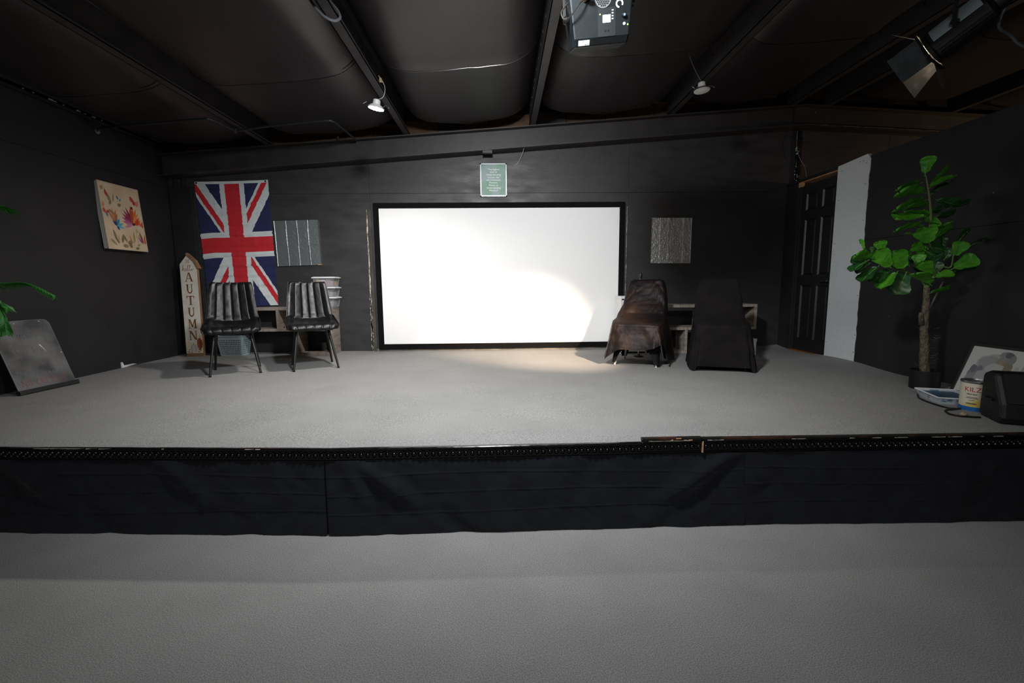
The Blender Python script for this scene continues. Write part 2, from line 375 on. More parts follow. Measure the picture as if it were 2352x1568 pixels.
# loose board in the left back corner, chipped plaster beside the screen
MB().box(XL + 0.02, -3.76, YB - 0.045, YB - 0.015, ST, 2.56).build('corner_board', WALLB if False else WALLD, wb, bevel=0.003)
MB().box(-3.96, -3.93, YB - 0.05, YB - 0.012, 2.56, 2.70).box(-3.86, -3.83, YB - 0.05, YB - 0.012, 2.56, 2.70).build('wall_stud', WALLD, wb)
def ragged(x, z0, z1, w, name, seed, m=CREAM):
    rr = random.Random(seed); L = []; R = []; n = 40
    for i in range(n + 1):
        z = lerp(z0, z1, i / n); L.append((x - w * rr.uniform(0.1, 0.8), z)); R.append((x + w * rr.uniform(0.1, 0.8), z))
    MB().prism(L + R[::-1], YB - 0.0165, YB - 0.010, 'y').build(name, m, wb)
ragged(-1.655, ST, 2.28, 0.014, 'bare_edge', 2)
ragged(-1.655, ST + 0.01, 1.2, 0.024, 'bare_edge', 4)
ragged(1.605, 1.1, 2.3, 0.007, 'bare_edge', 3)
MB().box(-1.635, -1.60, YB - 0.03, YB, ST, 2.27).build('gap_batten', mat('dull_grey_board', '#4b4743', 0.8, col2='#37342f', scale=6), wb)
MB().box(-1.6, 1.6, YB - 0.03, YB, ST - 0.01, ST + 0.035).build('kick_board', mat('kick_plaster', '#8d867c', 0.85, col2='#5c5751', scale=5), wb)
# post and loose wires at the ridge
mb = MB(); n = 26
def postf(u, v):
    z = lerp(2.57, 3.2, v); return (3.70 + 0.075 * u + 0.008 * nz((0, u * 2, z), 9), YB - 0.03 - 0.018 * sin(pi * u) + 0.016 * nz((u * 2, 0, z), 13), z)
mb.grid(postf, 8, n * 2).build('plastic_wrapped_post', mat('glossy_black_plastic', '#161617', 0.18, bump=0.3, bscale=40), wb, smooth=True)

# ------------------------------------------------------------------ stage front: moulding and skirt
def trim(n, xa, xb, dz, label, worn=None):
    mb = MB(); k = max(2, int((xb - xa) / 0.12)); base = None
    prof = [(0.0, 0.004), (-0.018, 0.004), (-0.022, 0.0), (-0.022, -0.008), (-0.016, -0.010), (-0.016, -0.012), (-0.010, -0.014), (-0.010, -0.060), (-0.014, -0.063), (-0.014, -0.068), (0.0, -0.068)]
    b0 = len(mb.v)
    for i in range(k + 1):
        x = lerp(xa, xb, i / k); y = fy(x) - 0.004
        for dy, z in prof: mb.v.append(Vector((x, y + dy, ST - 0.012 + z + dz + 0.0015 * nz((x, 0, 0), 3))))
    m = len(prof)
    for i in range(k):
        for j in range(m): mb.f.append([b0 + i * m + j, b0 + i * m + (j + 1) % m, b0 + (i + 1) * m + (j + 1) % m, b0 + (i + 1) * m + j]); mb.m.append(0); mb.c.append(None)
    for e in (0, k): mb.f.append([b0 + e * m + j for j in range(m)]); mb.m.append(0); mb.c.append(None)
    t = mb.build('trim_%d' % n, GLOSS, kind='structure', label=label)
    return t
bead = MB()                             # one turn of the rope moulding: a ring with a button in its middle
ring = [(0.0162 * cos(2 * pi * i / 14), 0.0, 0.0195 * sin(2 * pi * i / 14)) for i in range(15)]
bead.tube(ring, 0.0042, 6, cap=False)
bead.ball((0, -0.002, 0), 0.0095, 10, 6, (1, 0.8, 1))
bead.ball((0.013, -0.001, 0.014), 0.0035, 6, 4); bead.ball((-0.012, -0.001, -0.016), 0.0035, 6, 4)
BEAD = bead.mesh('bead', GLOSS, True)
segs = [(2, -4.03, -2.02, 0.0, 'black rope-pattern moulding on the stage edge, worn length nearest the chalkboard'),
        (3, -2.018, 0.757, 0.0, 'long black rope-pattern moulding along the stage edge below the screen'),
        (4, 0.757, 1.085, 0.010, 'short raised black rope-pattern moulding with a bare wood strip on top'),
        (5, 1.09, 3.61, 0.010, 'black rope-pattern moulding on the stage edge beside the paint can')]
for n, xa, xb, dz, lb in segs:
    t = trim(n, xa, xb, dz, lb)
    k = int((xb - xa) / 0.0345); st_ = (xb - xa) / k
    for i in range(k):
        x = xa + (i + 0.5) * st_
        o = link('bead', BEAD, t); o.location = (x, fy(x) - 0.019, ST - 0.046 + dz); o.rotation_euler = (0, 0, math.atan((fy(x + .05) - fy(x - .05)) / .1))
    if n in (4, 5):
        MB().prism([(xa, fy(xa) - 0.022), (xb, fy(xb) - 0.022), (xb, fy(xb) + 0.008), (xa, fy(xa) + 0.008)], ST - 0.01, ST + 0.009 + (0.004 if n == 4 else 0), 'z').build('top_strip', mat('worn_black_strip', '#17130f', 0.5, col2='#3b2014', scale=9, detail=5, lo=.52, hi=.62), t)
        if n == 4:
            for a, b, z in ((0.94, 0.968, .013), (0.985, 1.0, .002), (1.01, 1.03, .003), (0.915, 0.922, .005)):
                MB().box(a, b, fy(a) - 0.0265, fy(a) - 0.018, ST + z - 0.004, ST + z).build('bare_wood_chip', TAN, t)
    rg = random.Random(n)
    for k in range(14 if n != 3 else 8):
        a = rg.uniform(max(xa, -2.8) + .02, min(xb, 2.9) - .12); y = fy(a) - 0.0262
        if n == 3 and a > -1.3: continue
        MB().box(a, a + rg.uniform(0.01, 0.08), y - 0.0012, y + 0.002, ST - 0.012 + dz, ST - 0.0095 + dz).build('paint_chip', CREAM, t)
MB().box(1.084, 1.091, fy(1.09) - 0.027, fy(1.09), ST - 0.07, ST - 0.008).build('trim_6', TAN, kind='structure', label='thin bare wood joint between two moulding lengths')

def skirt(xa, xb, seed, label, folds, top=0.435):
    def f(u, v):
        x = lerp(xa, xb, u); zt = ST - 0.075; z = lerp(zt, 0.004 + 0.012 * max(0, nz((x, 0, 0), 1.6, seed)), v)
        d = 0.012 + 0.010 * v
        d += 0.010 * v * nz((x, 0, z * 0.6), 2.2, seed) + 0.004 * nz((x, 0, z), 7, seed) + 0.0030 * nz((x, 0, z), 14, seed) + 0.003 * abs(nz((x + z, 0, z), 9, seed + 4))
        for zc in (0.13, 0.235, 0.335):
            zz = zc + 0.012 * sin(x * 2.3 + zc * 9 + seed); d += 0.0018 * math.exp(-((z - zz) / 0.0042) ** 2)
        for xc in [xa + 0.16 + 0.32 * k for k in range(12)]:
            d += 0.002 * math.exp(-((x - xc) / 0.006) ** 2)
        for fx0, fx1, amp, w in folds:          # diagonal drape folds running from the top to the hem
            c = lerp(fx0, fx1, v ** 0.8); amp *= .9; w *= 1.5; d += amp * sin(pi * min(1, v * 1.3 + .1)) * math.exp(-((x - c) / w) ** 2) - 0.6 * amp * math.exp(-((x - c - w * 1.6) / w) ** 2) * v
        return (x, fy(x) - 0.002 - max(d, 0.004), z)
    MB().grid(f, 260, 110).build('stage_skirt', CLOTH, smooth=True, angle=180, label=label, cat='stage skirt', group='black cloth skirts on the stage front')
skirt(-4.03, -0.955, 3, 'black cloth skirt panel hung below the worn moulding on the chalkboard side', [(-2.75, -2.3, .022, .05), (-1.85, -1.5, .02, .05), (-1.2, -1.22, .008, .03)])
skirt(-0.945, 1.34, 5, 'black cloth skirt panel hung below the projection screen, in the stage middle', [(-0.80, -0.35, .026, .05), (-0.86, -0.7, .014, .03), (1.28, 0.75, .026, .055), (0.3, 0.1, .008, .08)])
skirt(1.33, 3.61, 9, 'black cloth skirt panel hung below the paint can side of the stage', [(1.36, 1.42, .012, .04), (1.8, 1.75, .01, .05), (2.75, 2.5, .014, .05), (2.8, 3.0, .012, .05)])

# ------------------------------------------------------------------ projection screen
t = thing('projection_screen', 'large white projection screen in a black frame on the back wall', 'screen', (0, 5.885, ST))
sx0, sx1, sz0, sz1 = -1.565, 1.567, 0.032, 1.855
fw_ = 0.066
MB().prism([(sx0, sz0), (sx1, sz0), (sx1 - fw_, sz0 + fw_), (sx0 + fw_, sz0 + fw_)], -0.045, 0.0, 'y').build('frame_bar', VELVET, t, bevel=0.004)
MB().prism([(sx0, sz1), (sx1, sz1), (sx1 - fw_, sz1 - fw_), (sx0 + fw_, sz1 - fw_)], -0.045, 0.0, 'y').build('frame_bar', VELVET, t, bevel=0.004)
MB().prism([(sx0, sz0), (sx0, sz1), (sx0 + fw_, sz1 - fw_), (sx0 + fw_, sz0 + fw_)], -0.045, 0.0, 'y').build('frame_bar', VELVET, t, bevel=0.004)
MB().prism([(sx1, sz0), (sx1, sz1), (sx1 - fw_, sz1 - fw_), (sx1 - fw_, sz0 + fw_)], -0.045, 0.0, 'y').build('frame_bar', VELVET, t, bevel=0.004)
MB().box(sx0 + 0.05, sx1 - 0.05, -0.034, -0.030, sz0 + 0.05, sz1 - 0.05).build('screen_fabric', SCREEN, t)

# ------------------------------------------------------------------ flag
def build_flag():
    hw, hh = 0.445, 0.765                     # half width, half height
    bm = bmesh.new(); nu, nv = 40, 72
    vs_ = [[bm.verts.new((lerp(-15, 15, i / nu), lerp(-25, 25, j / nv), 0)) for i in range(nu + 1)] for j in range(nv + 1)]
    for j in range(nv):
        for i in range(nu): bm.faces.new((vs_[j][i], vs_[j][i + 1], vs_[j + 1][i + 1], vs_[j + 1][i]))
    def cut(co, no): bmesh.ops.bisect_plane(bm, geom=bm.verts[:] + bm.edges[:] + bm.faces[:], dist=1e-5, plane_co=co, plane_no=no)
    for k in (-5, -3, 3, 5): cut((k, 0, 0), (1, 0, 0)); cut((0, k, 0), (0, 1, 0))
    cut((0, 24.0, 0), (0, 1, 0))
    L = sqrt(15 * 15 + 25 * 25); n1 = Vector((25, -15, 0)) / L; n2 = Vector((25, 15, 0)) / L      # / and \ diagonals
    for n in (n1, n2):
        for k in (-3, -2, 0, 2, 3): cut(n * k, n)
    for f in bm.faces:
        c = f.calc_center_median(); x, y = c.x, c.y
        if y > 24.0: mi = 0
        elif abs(x) < 3 or abs(y) < 3: mi = 1
        elif abs(x) < 5 or abs(y) < 5: mi = 0
        else:
            n = n1 if x * y > 0 else n2; d = c.dot(n)
            if x < 0 and y > 0: red = -2 < d < 0
            elif x > 0 and y < 0: red = 0 < d < 2
            else: red = (-2 < d < 0) if y > 0 else (0 < d < 2)
            mi = 1 if red else (0 if abs(d) < 3 else 2)
        f.material_index = mi; f.smooth = True
    for v in bm.verts:
        x, y = v.co.x / 15 * hw, v.co.y / 25 * hh
        yy = y + 0.004 * sin(x * 9)
        d = 0.009 + 0.006 * nz((x, y * 2.2, 0), 4, 2) + 0.004 * nz((x, y * 1.5, 0), 12, 3)
        for zc in (0.63, 0.5, 0.375, 0.25, 0.125, 0.0, -0.125, -0.25, -0.375, -0.5, -0.63):
            d += (0.013 + .011 * nz((x, zc, 0), 5)) * math.exp(-((yy - zc + .006 * nz((x, zc, 3), 6)) / 0.010) ** 2) - 0.007 * math.exp(-((yy - zc + 0.025) / 0.012) ** 2)
        for xc in (-0.22, 0.0, 0.22): d += 0.0018 * math.exp(-((x - xc) / 0.006) ** 2)
        d += 0.010 * max(0, -y - 0.3) * (1 + sin(x * 14))
        side = 0.010 * max(0, (y + hh) / (2 * hh)) 
        v.co = Vector((x * (1 - 0.012 * (hh - y) / hh), -max(d, 0.002), y - 0.006 * cos(x / hw * 1.5) + (0.0 if x > -0.3 else -0.03 * (1 - (y + hh) / (2 * hh)) * (-0.3 - x) / 0.15)))
    me = bpy.data.meshes.new('flag'); bm.to_mesh(me); bm.free()
    for m in (mat('flag_white', '#cfd6d8', 0.6, bump=0.05, bscale=300, sheen=.2), mat('flag_red', '#c0202c', 0.6, bump=0.05, bscale=300, sheen=.2), mat('flag_navy', '#1d2350', 0.6, bump=0.05, bscale=300, sheen=.2)): me.materials.append(m)
    return me
t = thing('flag', 'red, white and blue union flag hung vertically on the back wall', 'flag', (-3.265, 5.885, 1.868))
t.rotation_euler = (0, radians(-1.2), 0)
link('flag_cloth', build_flag(), t)
for sx in (-0.42, 0.415):
    MB().lathe([(0.004, 0), (0.011, 0.0), (0.011, 0.002), (0.005, 0.003)], 12, Matrix.Translation((sx, -0.014, 0.748)) @ Matrix.Rotation(pi / 2, 4, 'X')).build('grommet', mat('brass', '#8f7a45', 0.35, metal=1), t)

# ------------------------------------------------------------------ foil boards
def foil_board(name, label, x0, x1, z0, z1, m, seed, cols, rows, amp, tilt):
    t = thing(name, label, 'foil panel', ((x0 + x1) / 2, 5.886, (z0 + z1) / 2), group='foil covered boards on the back wall'); t.rotation_euler = (0, radians(tilt), 0)
    w, h = x1 - x0, z1 - z0
    MB().box(-w / 2 + .003, w / 2 - .003, -0.012, 0, -h / 2, h / 2 - .003).build('backing_board', m, t)
    MB().box(w / 2 - .05, w / 2 + .001, -.017, 0, -h / 2 - .002, -h / 2 + .006).build('bare_corner', TAN, t)
    rr = random.Random(seed); xs = [-w / 2]; 
    for c in cols: xs.append(-w / 2 + c * w)
    zs = [-h / 2 + r * h for r in rows]
    k = 0
    for a, b in zip(xs, xs[1:]):
        for c, d in zip(zs, zs[1:]):
            k += 1; c2 = c + rr.uniform(-0.006, 0.006); s = seed * 10 + k * 3.3; base = 0.0135 + 0.0025 * (k % 2)
            if c == zs[0]: c2 = c
            d2 = d + (0.006 if d != zs[-1] else 0)
            def f(u, v, a=a, b=b, c=c2, d=d2, s=s, base=base):
                x = lerp(a - (0.003 if a > -w / 2 + .001 else 0.002), b + 0.002, u); z = lerp(c, d, v)
                q = amp * (nz((x, z, 0), 26, s) + 0.7 * abs(nz((x * 1.7 + z, z, 0), 38, s)) + 0.5 * nz((x, z, 0), 80, s))
                e = 0.006 * (max(0, u - 0.9) / 0.1) ** 2 + 0.004 * (max(0, 0.06 - u) / 0.06) ** 2
                return (x, -(base + abs(q) + e), z)
            MB().grid(f, 26, 34).build('foil_strip', m, t, smooth=True, angle=24)
FOILS = mat('silver_foil', '#9aa1a4', 0.40, metal=.8, bump=0.5, bscale=120, bdist=0.004)
FOILG = mat('crumpled_foil', '#b4b6b6', 0.40, metal=.8, bump=0.8, bscale=70, bdist=0.008)
foil_board('foil_panel', 'smooth dark silver foil panel hung beside the flag', -2.79, -2.245, 1.602, 2.155, FOILS, 3, (0.26, 0.51, 0.75, 1.0), (0, 0.43, 0.83, 1.0), 0.0014, -1.5)
foil_board('foil_panel', 'heavily crumpled foil panel hung above the draped chairs', 1.915, 2.425, 1.594, 2.16, FOILG, 5, (0.22, 0.42, 0.56, 0.8, 1.0), (0, 0.5, 1.0), 0.0045, 0.4)

# ------------------------------------------------------------------ text helper
def text_mesh(name, body, size, m, parent, M, align='CENTER', extrude=0.0004, space=1.0, line=1.0):
    cu = bpy.data.curves.new(name, 'FONT'); cu.body = body; cu.size = size; cu.align_x = align; cu.extrude = extrude; cu.space_line = line; cu.space_character = space
    cu.resolution_u = 2
    o = bpy.data.objects.new(name, cu); COL.objects.link(o)
    dg = bpy.context.evaluated_depsgraph_get(); me = bpy.data.meshes.new_from_object(o.evaluated_get(dg)); bpy.data.objects.remove(o)
    me.materials.clear(); me.materials.append(m); me.transform(M)
    return link(name, me, parent)
RX = Matrix.Rotation(pi / 2, 4, 'X')       # text plane -> facing -y

# ------------------------------------------------------------------ framed quote
t = thing('framed_quote', 'small framed quotation print hung on the wall above the projection screen', 'picture', (-0.073, 5.887, 2.628))
w, h = 0.166, 0.2
SILV = mat('silver_plastic_frame', '#7d8285', 0.3, metal=0.4)
for a in ((-w, w, -h, -h + 0.018), (-w, w, h - 0.018, h), (-w, -w + 0.018, -h, h), (w - 0.018, w, -h, h)):
    MB().box(a[0], a[1], -0.018, 0, a[2], a[3]).build('frame_bar', SILV, t, bevel=0.003)
MB().box(-w + 0.012, w - 0.012, -0.010, -0.002, -h + 0.012, h - 0.012).build('paper', mat('print_paper', '#8fa3a3', 0.5, col2='#739c86', scale=7, detail=1, lo=.42, hi=.6), t)
text_mesh('lettering', '"The highest\nform of\nUnderstanding\nis Love, the\nword between\nMoment,\nPlanet, or\nUnderstanding\nWisdom"', 0.030, mat('white_ink', '#f2f4f2', 0.4), t, Matrix.Translation((0, -0.0105, 0.118)) @ RX, line=1.05)

# ------------------------------------------------------------------ floral canvas on the left wall
t = thing('floral_painting', 'square canvas painting of loose red and blue flowers on the left wall', 'painting', (XL + 0.01, 5.08, 2.078))
t.rotation_euler = (radians(-4.0), 0, radians(90))        # local x along +y, front faces +x
cw, chh = 0.257, 0.335
MB().box(-cw, cw, -0.045, 0, -chh, chh).build('canvas', mat('canvas_cream', '#cdb395', 0.85, col2='#d9c4a8', scale=5, bump=0.1, bscale=300), t, bevel=0.003)
MB().box(-cw - 0.002, -cw + 0.001, -0.0445, 0, -chh + .002, chh - .002).build('canvas_side', mat('canvas_edge', '#b8b5ae', 0.85), t)
mb = MB(); lay = [0]
def petal(s, q, ang, ln, wd, col, bend=0.0):
    lay[0] += 1; n = 10; c = rgb(col); P = []; ox, oz = (s - 0.5) * 2 * cw, (q - 0.5) * 2 * chh
    ca, sa = cos(radians(ang)), sin(radians(ang))
    for sd in (1, -1):
        for i in range(n + 1):
            k = i / n if sd == 1 else 1 - i / n
            r = wd * sin(pi * k ** 0.8) * 0.5 * sd; l = ln * k; r += bend * ln * sin(pi * k)
            P.append((max(-cw + .002, min(cw - .002, ox + l * ca - r * sa)), -0.0456 - lay[0] * 0.000012, max(-chh + .002, min(chh - .002, oz + l * sa + r * ca))))
    mb.add(P, [list(range(len(P)))], 0, c)
F = lambda *a: petal(*a)
for a, l, c in ((95, .13, '#9a3a3a'), (110, .15, '#7c2440'), (125, .14, '#93304a'), (140, .13, '#8a2c50'), (155, .12, '#a0476a'), (172, .11, '#b0607f'), (200, .1, '#c07f95')): petal(.72, .42, a, l * 1.25, .034, c)
for a, l, c in ((80, .16, '#c4552b'), (66, .16, '#d0702c'), (52, .14, '#d98a48'), (90, .17, '#b4442e')): petal(.72, .43, a, l * 1.15, .036, c)
for a, l in ((30, .09), (45, .1), (15, .07)): petal(.76, .42, a, l * 1.2, .03, '#d2401f')
petal(.74, .66, 60, .035, .03, '#3a1a22'); petal(.70, .41, 20, .05, .03, '#4a1a30')
for a, l, c in ((60, .09, '#2f7f9a'), (80, .1, '#3d93ad'), (20, .09, '#4aa3b5'), (-10, .1, '#5fb3bf'), (100, .07, '#28406e'), (130, .07, '#28406e'), (-60, .05, '#2a4a7a')): petal(.3, .36, a, l, .028, c)
for a, l, c in ((75, .13, '#b06a3a'), (95, .14, '#c4834c'), (120, .13, '#b5764a'), (60, .1, '#a7603a')): petal(.26, .42, a, l, .028, c)
petal(.12, .48, 110, .06, .02, '#3b5f9a')
for s, q, a, l, wd, c in ((.06, .88, 60, .05, .04, '#c08a62'), (.17, .80, 100, .07, .03, '#b53a34'), (.17, .78, 70, .05, .02, '#c8402f'), (.04, .62, 80, .06, .035, '#d08a5a'), (.06, .53, 100, .06, .035, '#c4502f'),
        (.1, .55, 20, .04, .03, '#b8452c'), (.44, .77, 110, .05, .02, '#2f7391'), (.47, .75, 60, .035, .02, '#3f86a5'), (.82, .78, 120, .07, .05, '#b84a3c'), (.88, .72, 60, .08, .05, '#c98078'), (.84, .73, 90, .06, .04, '#b03a30'),
        (.93, .40, 110, .07, .03, '#d06a44'), (.96, .38, 80, .08, .03, '#c5452c'), (.92, .12, 105, .14, .026, '#7c3040'), (.95, .12, 75, .14, .03, '#b4563c'), (.9, .12, 125, .1, .02, '#94506a'), (.97, .12, 60, .09, .02, '#8a3044')): petal(s, q, a, l, wd, c)
for s, q, a, l, wd, c in ((.22, .72, 95, .08, .035, '#8a8555'), (.3, .72, 75, .1, .02, '#9a9468'), (.2, .67, 60, .06, .03, '#84804e'), (.4, .68, 20, .05, .035, '#7d7a45'), (.15, .60, -35, .09, .025, '#8a7c5c'), (.28, .60, -85, .2, .004, '#7a745a'),
        (.18, .3, -75, .15, .03, '#857a55'), (.3, .25, -95, .13, .006, '#8c8762'), (.08, .15, -40, .1, .03, '#948e66'), (.28, .09, 120, .1, .026, '#7c7450'), (.36, .1, 75, .1, .03, '#7f6e4c'), (.4, .24, -60, .1, .03, '#77804f'), (.36, .06, 0, .08, .04, '#94795a'), (.5, .1, 20, .08, .045, '#8a6f4c'),
        (.62, .1, 105, .1, .02, '#a08f60'), (.68, .12, 85, .13, .026, '#9c8f55'), (.6, .04, 130, .06, .04, '#6f6a42'), (.68, .03, 10, .06, .03, '#6e7748'), (.75, .38, -85, .25, .004, '#8a8868'), (.72, .36, -100, .24, .004, '#9a9270'), (.8, .28, 100, .06, .02, '#a7a070'), (.82, .24, 20, .03, .03, '#8f9a5f'), (.74, .08, 20, .05, .025, '#8f9a68')): petal(s, q, a, l, wd, c)
mb.build('painted_flowers', attr_mat('flower_paint', 0.8), t)
MB().box(-cw - 0.004, cw + 0.004, -0.049, -0.040, chh - 0.006, chh + 0.004).box(-cw - 0.004, cw + 0.004, -0.049, -0.040, -chh - 0.004, -chh + 0.006).box(-cw - 0.004, -cw + 0.006, -0.049, -0.04, -chh, chh).box(cw - 0.006, cw + 0.004, -0.049, -0.04, -chh, chh).build('edge_lip', mat('pale_wood_lip', '#cbbba4', 0.6), t)

# ------------------------------------------------------------------ AUTUMN sign
t = thing('autumn_sign', 'tall white barn-shaped wooden sign reading hello AUTUMN in the stage corner', 'sign', (-3.765, 5.66, ST)); t.rotation_euler = (radians(-3.0), radians(-1.0), 0)
BRN = mat('sign_brown', '#7d5f43', 0.7, col2='#8f6f50', scale=12)
SWH = mat('sign_white', '#d9d5cc', 0.75, col2='#cfc9bd', scale=14)
MB().prism([(-.1, 0), (.1, 0), (.1, 1.075), (.072, 1.165), (-.004, 1.245), (-.1, 1.13)], -0.01, 0.03, 'y').build('board_core', BRN, t)
MB().prism([(-.099, .04), (.099, .04), (.099, 1.07), (.072, 1.155), (-.004, 1.238), (-.099, 1.122)], -0.014, -0.01, 'y').build('white_face', SWH, t)
MB().prism([(-.006, 1.262), (.088, 1.168), (.132, 1.072), (.106, 1.062), (.066, 1.15), (-.022, 1.238)], -0.022, 0.032, 'y').build('roof_strip', BRN, t, bevel=0.002)
INK = mat('sign_letter_brown', '#7b4a26', 0.8)
def strokes(name, polys, m, parent, M, d=0.0015, y=-0.0145):
    mb = MB()
    for p in polys: mb.prism(p, y - d, y + 0.001, 'y', M=M)
    return mb.build(name, m, parent)
def serif(cx, z, w=.26): return [(cx - w / 2, z - .025), (cx + w / 2, z - .025), (cx + w / 2, z + .025), (cx - w / 2, z + .025)]
def q4(x0, z0, x1, z1, w): return [(x0 - w / 2, z0), (x0 + w / 2, z0), (x1 + w / 2, z1), (x1 - w / 2, z1)]
def arc(cx, cz, r, wi, a0, a1, n=10, sy=1.0, wt=None):
    o = []; i_ = []
    for k in range(n + 1):
        a = radians(lerp(a0, a1, k / n)); o.append((cx + (r + wi / 2) * cos(a), cz + (r + wi / 2) * sy * sin(a))); i_.append((cx + (r - wi / 2) * cos(a), cz + (r - wi / 2) * sy * sin(a)))
    return o + i_[::-1]
GL = {
 'A': [q4(.14, 0, .47, 1, .07), q4(.84, 0, .51, 1, .19), [(.25, .3), (.72, .3), (.70, .36), (.27, .36)], serif(.12, .02, .26), serif(.85, .02, .34)],
 'U': [q4(.22, .33, .22, 1, .19), q4(.78, .33, .78, 1, .08), arc(.5, .34, .265, .13, 180, 360, 12, 1.1), serif(.21, .98, .38), serif(.79, .98, .28)],
 'T': [q4(.5, 0, .5, 1, .19), [(.03, .92), (.97, .92), (.97, 1), (.03, 1)], [(.03, .72), (.08, .72), (.12, .93), (.03, .93)], [(.97, .72), (.92, .72), (.88, .93), (.97, .93)], serif(.5, .02, .42)],
 'M': [q4(.14, 0, .16, 1, .07), q4(.84, 0, .82, 1, .18), q4(.5, .12, .2, 1, .17), q4(.48, .12, .78, 1, .08), serif(.13, .02, .26), serif(.84, .02, .34), serif(.14, .98, .22), serif(.86, .98, .24)],
 'N': [q4(.16, 0, .16, 1, .07), q4(.84, 0, .84, 1, .08), q4(.82, 0, .2, 1, .2), serif(.15, .02, .28), serif(.84, .98, .28), serif(.14, .98, .2)]}
for ch, z, w_ in (('A', .915, .098), ('U', .772, .09), ('T', .632, .096), ('U', .49, .09), ('M', .348, .105), ('N', .205, .1)):
    strokes('letter', GL[ch], INK, t, Matrix.Translation((-w_ / 2, 0, z)) @ Matrix.Diagonal((w_, 1, .108, 1)))
def script(name, pts, r, m, parent): MB().tube(pts, r, 5).build(name, m, parent, smooth=True)
def smooth_pts(pts, k=5):
    P = [Vector((*p, 0)) if len(p) == 2 else Vector(p) for p in pts]; out = []
    for i in range(len(P) - 1):
        a, b, c, d = P[max(i - 1, 0)], P[i], P[i + 1], P[min(i + 2, len(P) - 1)]
        for j in range(k):
            s_ = j / k; out.append(0.5 * ((2 * b) + (c - a) * s_ + (2 * a - 5 * b + 4 * c - d) * s_ ** 2 + (3 * b - a - 3 * c + d) * s_ ** 3))
    return out + [P[-1]]
hel = [(0, .05), (.08, .3), (.15, .8), (.13, 1), (.08, .7), (.08, .05), (.13, .4), (.2, .45), (.22, .05), (.3, .1), (.37, .3), (.34, .42), (.29, .25), (.34, .03), (.42, .15), (.52, .7), (.55, .95), (.5, .9), (.47, .3), (.5, .03), (.57, .15), (.67, .7), (.69, .95), (.65, .9), (.62, .3), (.65, .03), (.72, .1), (.8, .35), (.87, .3), (.88, .12), (.82, .03), (.77, .15), (.8, .35), (.9, .3), (1, .32)]
script('script_lettering', [(-.078 + p.x * .15, -.0145, 1.04 + p.y * .075) for p in smooth_pts(hel)], .0016, INK, t)
for p in ([(-.022, 1.142), (.014, 1.142), (.014, 1.178), (-.022, 1.178), (-.022, 1.142), (.014, 1.178)], [(-.022, 1.178), (.014, 1.142)]):
    script('barn_window', [(x, -.0145, z) for x, z in p], .0014, INK, t)
mb = MB()
def ell(cx, cz, rx, rz_, col, y=-0.0147, n=18): mb.add([(cx + rx * cos(2 * pi * i / n), y, cz + rz_ * sin(2 * pi * i / n)) for i in range(n)], [list(range(n))], 0, rgb(col))
mb.add([(-.099, -.0144, .042), (.099, -.0144, .042), (.099, -.0144, .19), (.0, -.0144, .15), (-.099, -.0144, .21)], [(0, 1, 2, 3, 4)], 0, rgb('#d6c9ac'))
for dx, c in ((.0, '#8a4526'), (-.016, '#9c5430'), (.02, '#7c3a1e')): ell(.068 + dx * .6, .15, .022, .075, c, -.0149 - abs(dx) * .01)
ell(.075, .235, .004, .022, '#6b5a45', -.0152); ell(.09, .22, .008, .014, '#c8c4bc', -.0152)
for dx, c in ((-.022, '#b9b7b0'), (.022, '#b3b1aa'), (0, '#c6c4bd')): ell(-.005 + dx, .1, .02, .048, c, -.0155 - (0.0003 if dx == 0 else 0))
for k in range(-2, 3): mb.add([(-.005 + k * .014 - .001, -.0162, .06), (-.005 + k * .014 + .001, -.0162, .06), (-.005 + k * .014 * .8 + .001, -.0162, .142), (-.005 + k * .014 * .8 - .001, -.0162, .142)], [(0, 1, 2, 3)], 0, rgb('#5c5a58'))
ell(-.004, .155, .003, .016, '#4a4844', -.0162)
rr = random.Random(2)
for k in range(22): ell(rr.choice((-.06, .06)) + rr.uniform(-.025, .03), rr.uniform(.052, .1 if k % 2 else .085), rr.uniform(.004, .009), rr.uniform(.003, .006), rr.choice(('#7a2f24', '#8c3b2a', '#6a2a22', '#d8cfc6')), -.0164 - k * 1e-5)
mb.build('pumpkin_print', attr_mat('pumpkin_paint', 0.8), t)

# ------------------------------------------------------------------ leather chairs
def chair_profile(s):            # centre line from the seat front to the top of the back: (y, z, half width)
    pts = [(0.0, -.240, .412, .222), (.05, -.242, .432, .238), (.10, -.215, .448, .246), (.35, -.03, .442, .246), (.47, .09, .452, .24), (.54, .155, .485, .232), (.60, .185, .54, .224), (.8, .235, .71, .205), (.96, .272, .865, .19), (1.0, .277, .885, .176)]
    return [interp([(p[0], p[k]) for p in pts], s) for k in (1, 2, 3)]
def chair_surf(s, u, off):
    def P(s_): y, z, w_ = chair_profile(s_); return Vector((0, y, z)), w_
    e = 0.03; a, _ = P(max(0, s - e)); b, _ = P(min(1, s + e)); c, w_ = P(s)
    tng = (b - a).normalized(); n = Vector((1, 0, 0)).cross(tng)            # points up on the seat, forward on the back
    x = (2 * u - 1); cup = 0.045 * abs(x) ** 2.4 * (0.0 + 1.15 * min(1, max(0, (s - .12) / .36)) * (1 if s < .85 else 1 - (s - .85) * 3))
    xx = x * w_
    return c + Vector((xx, 0, 0)) + n * (off + cup)
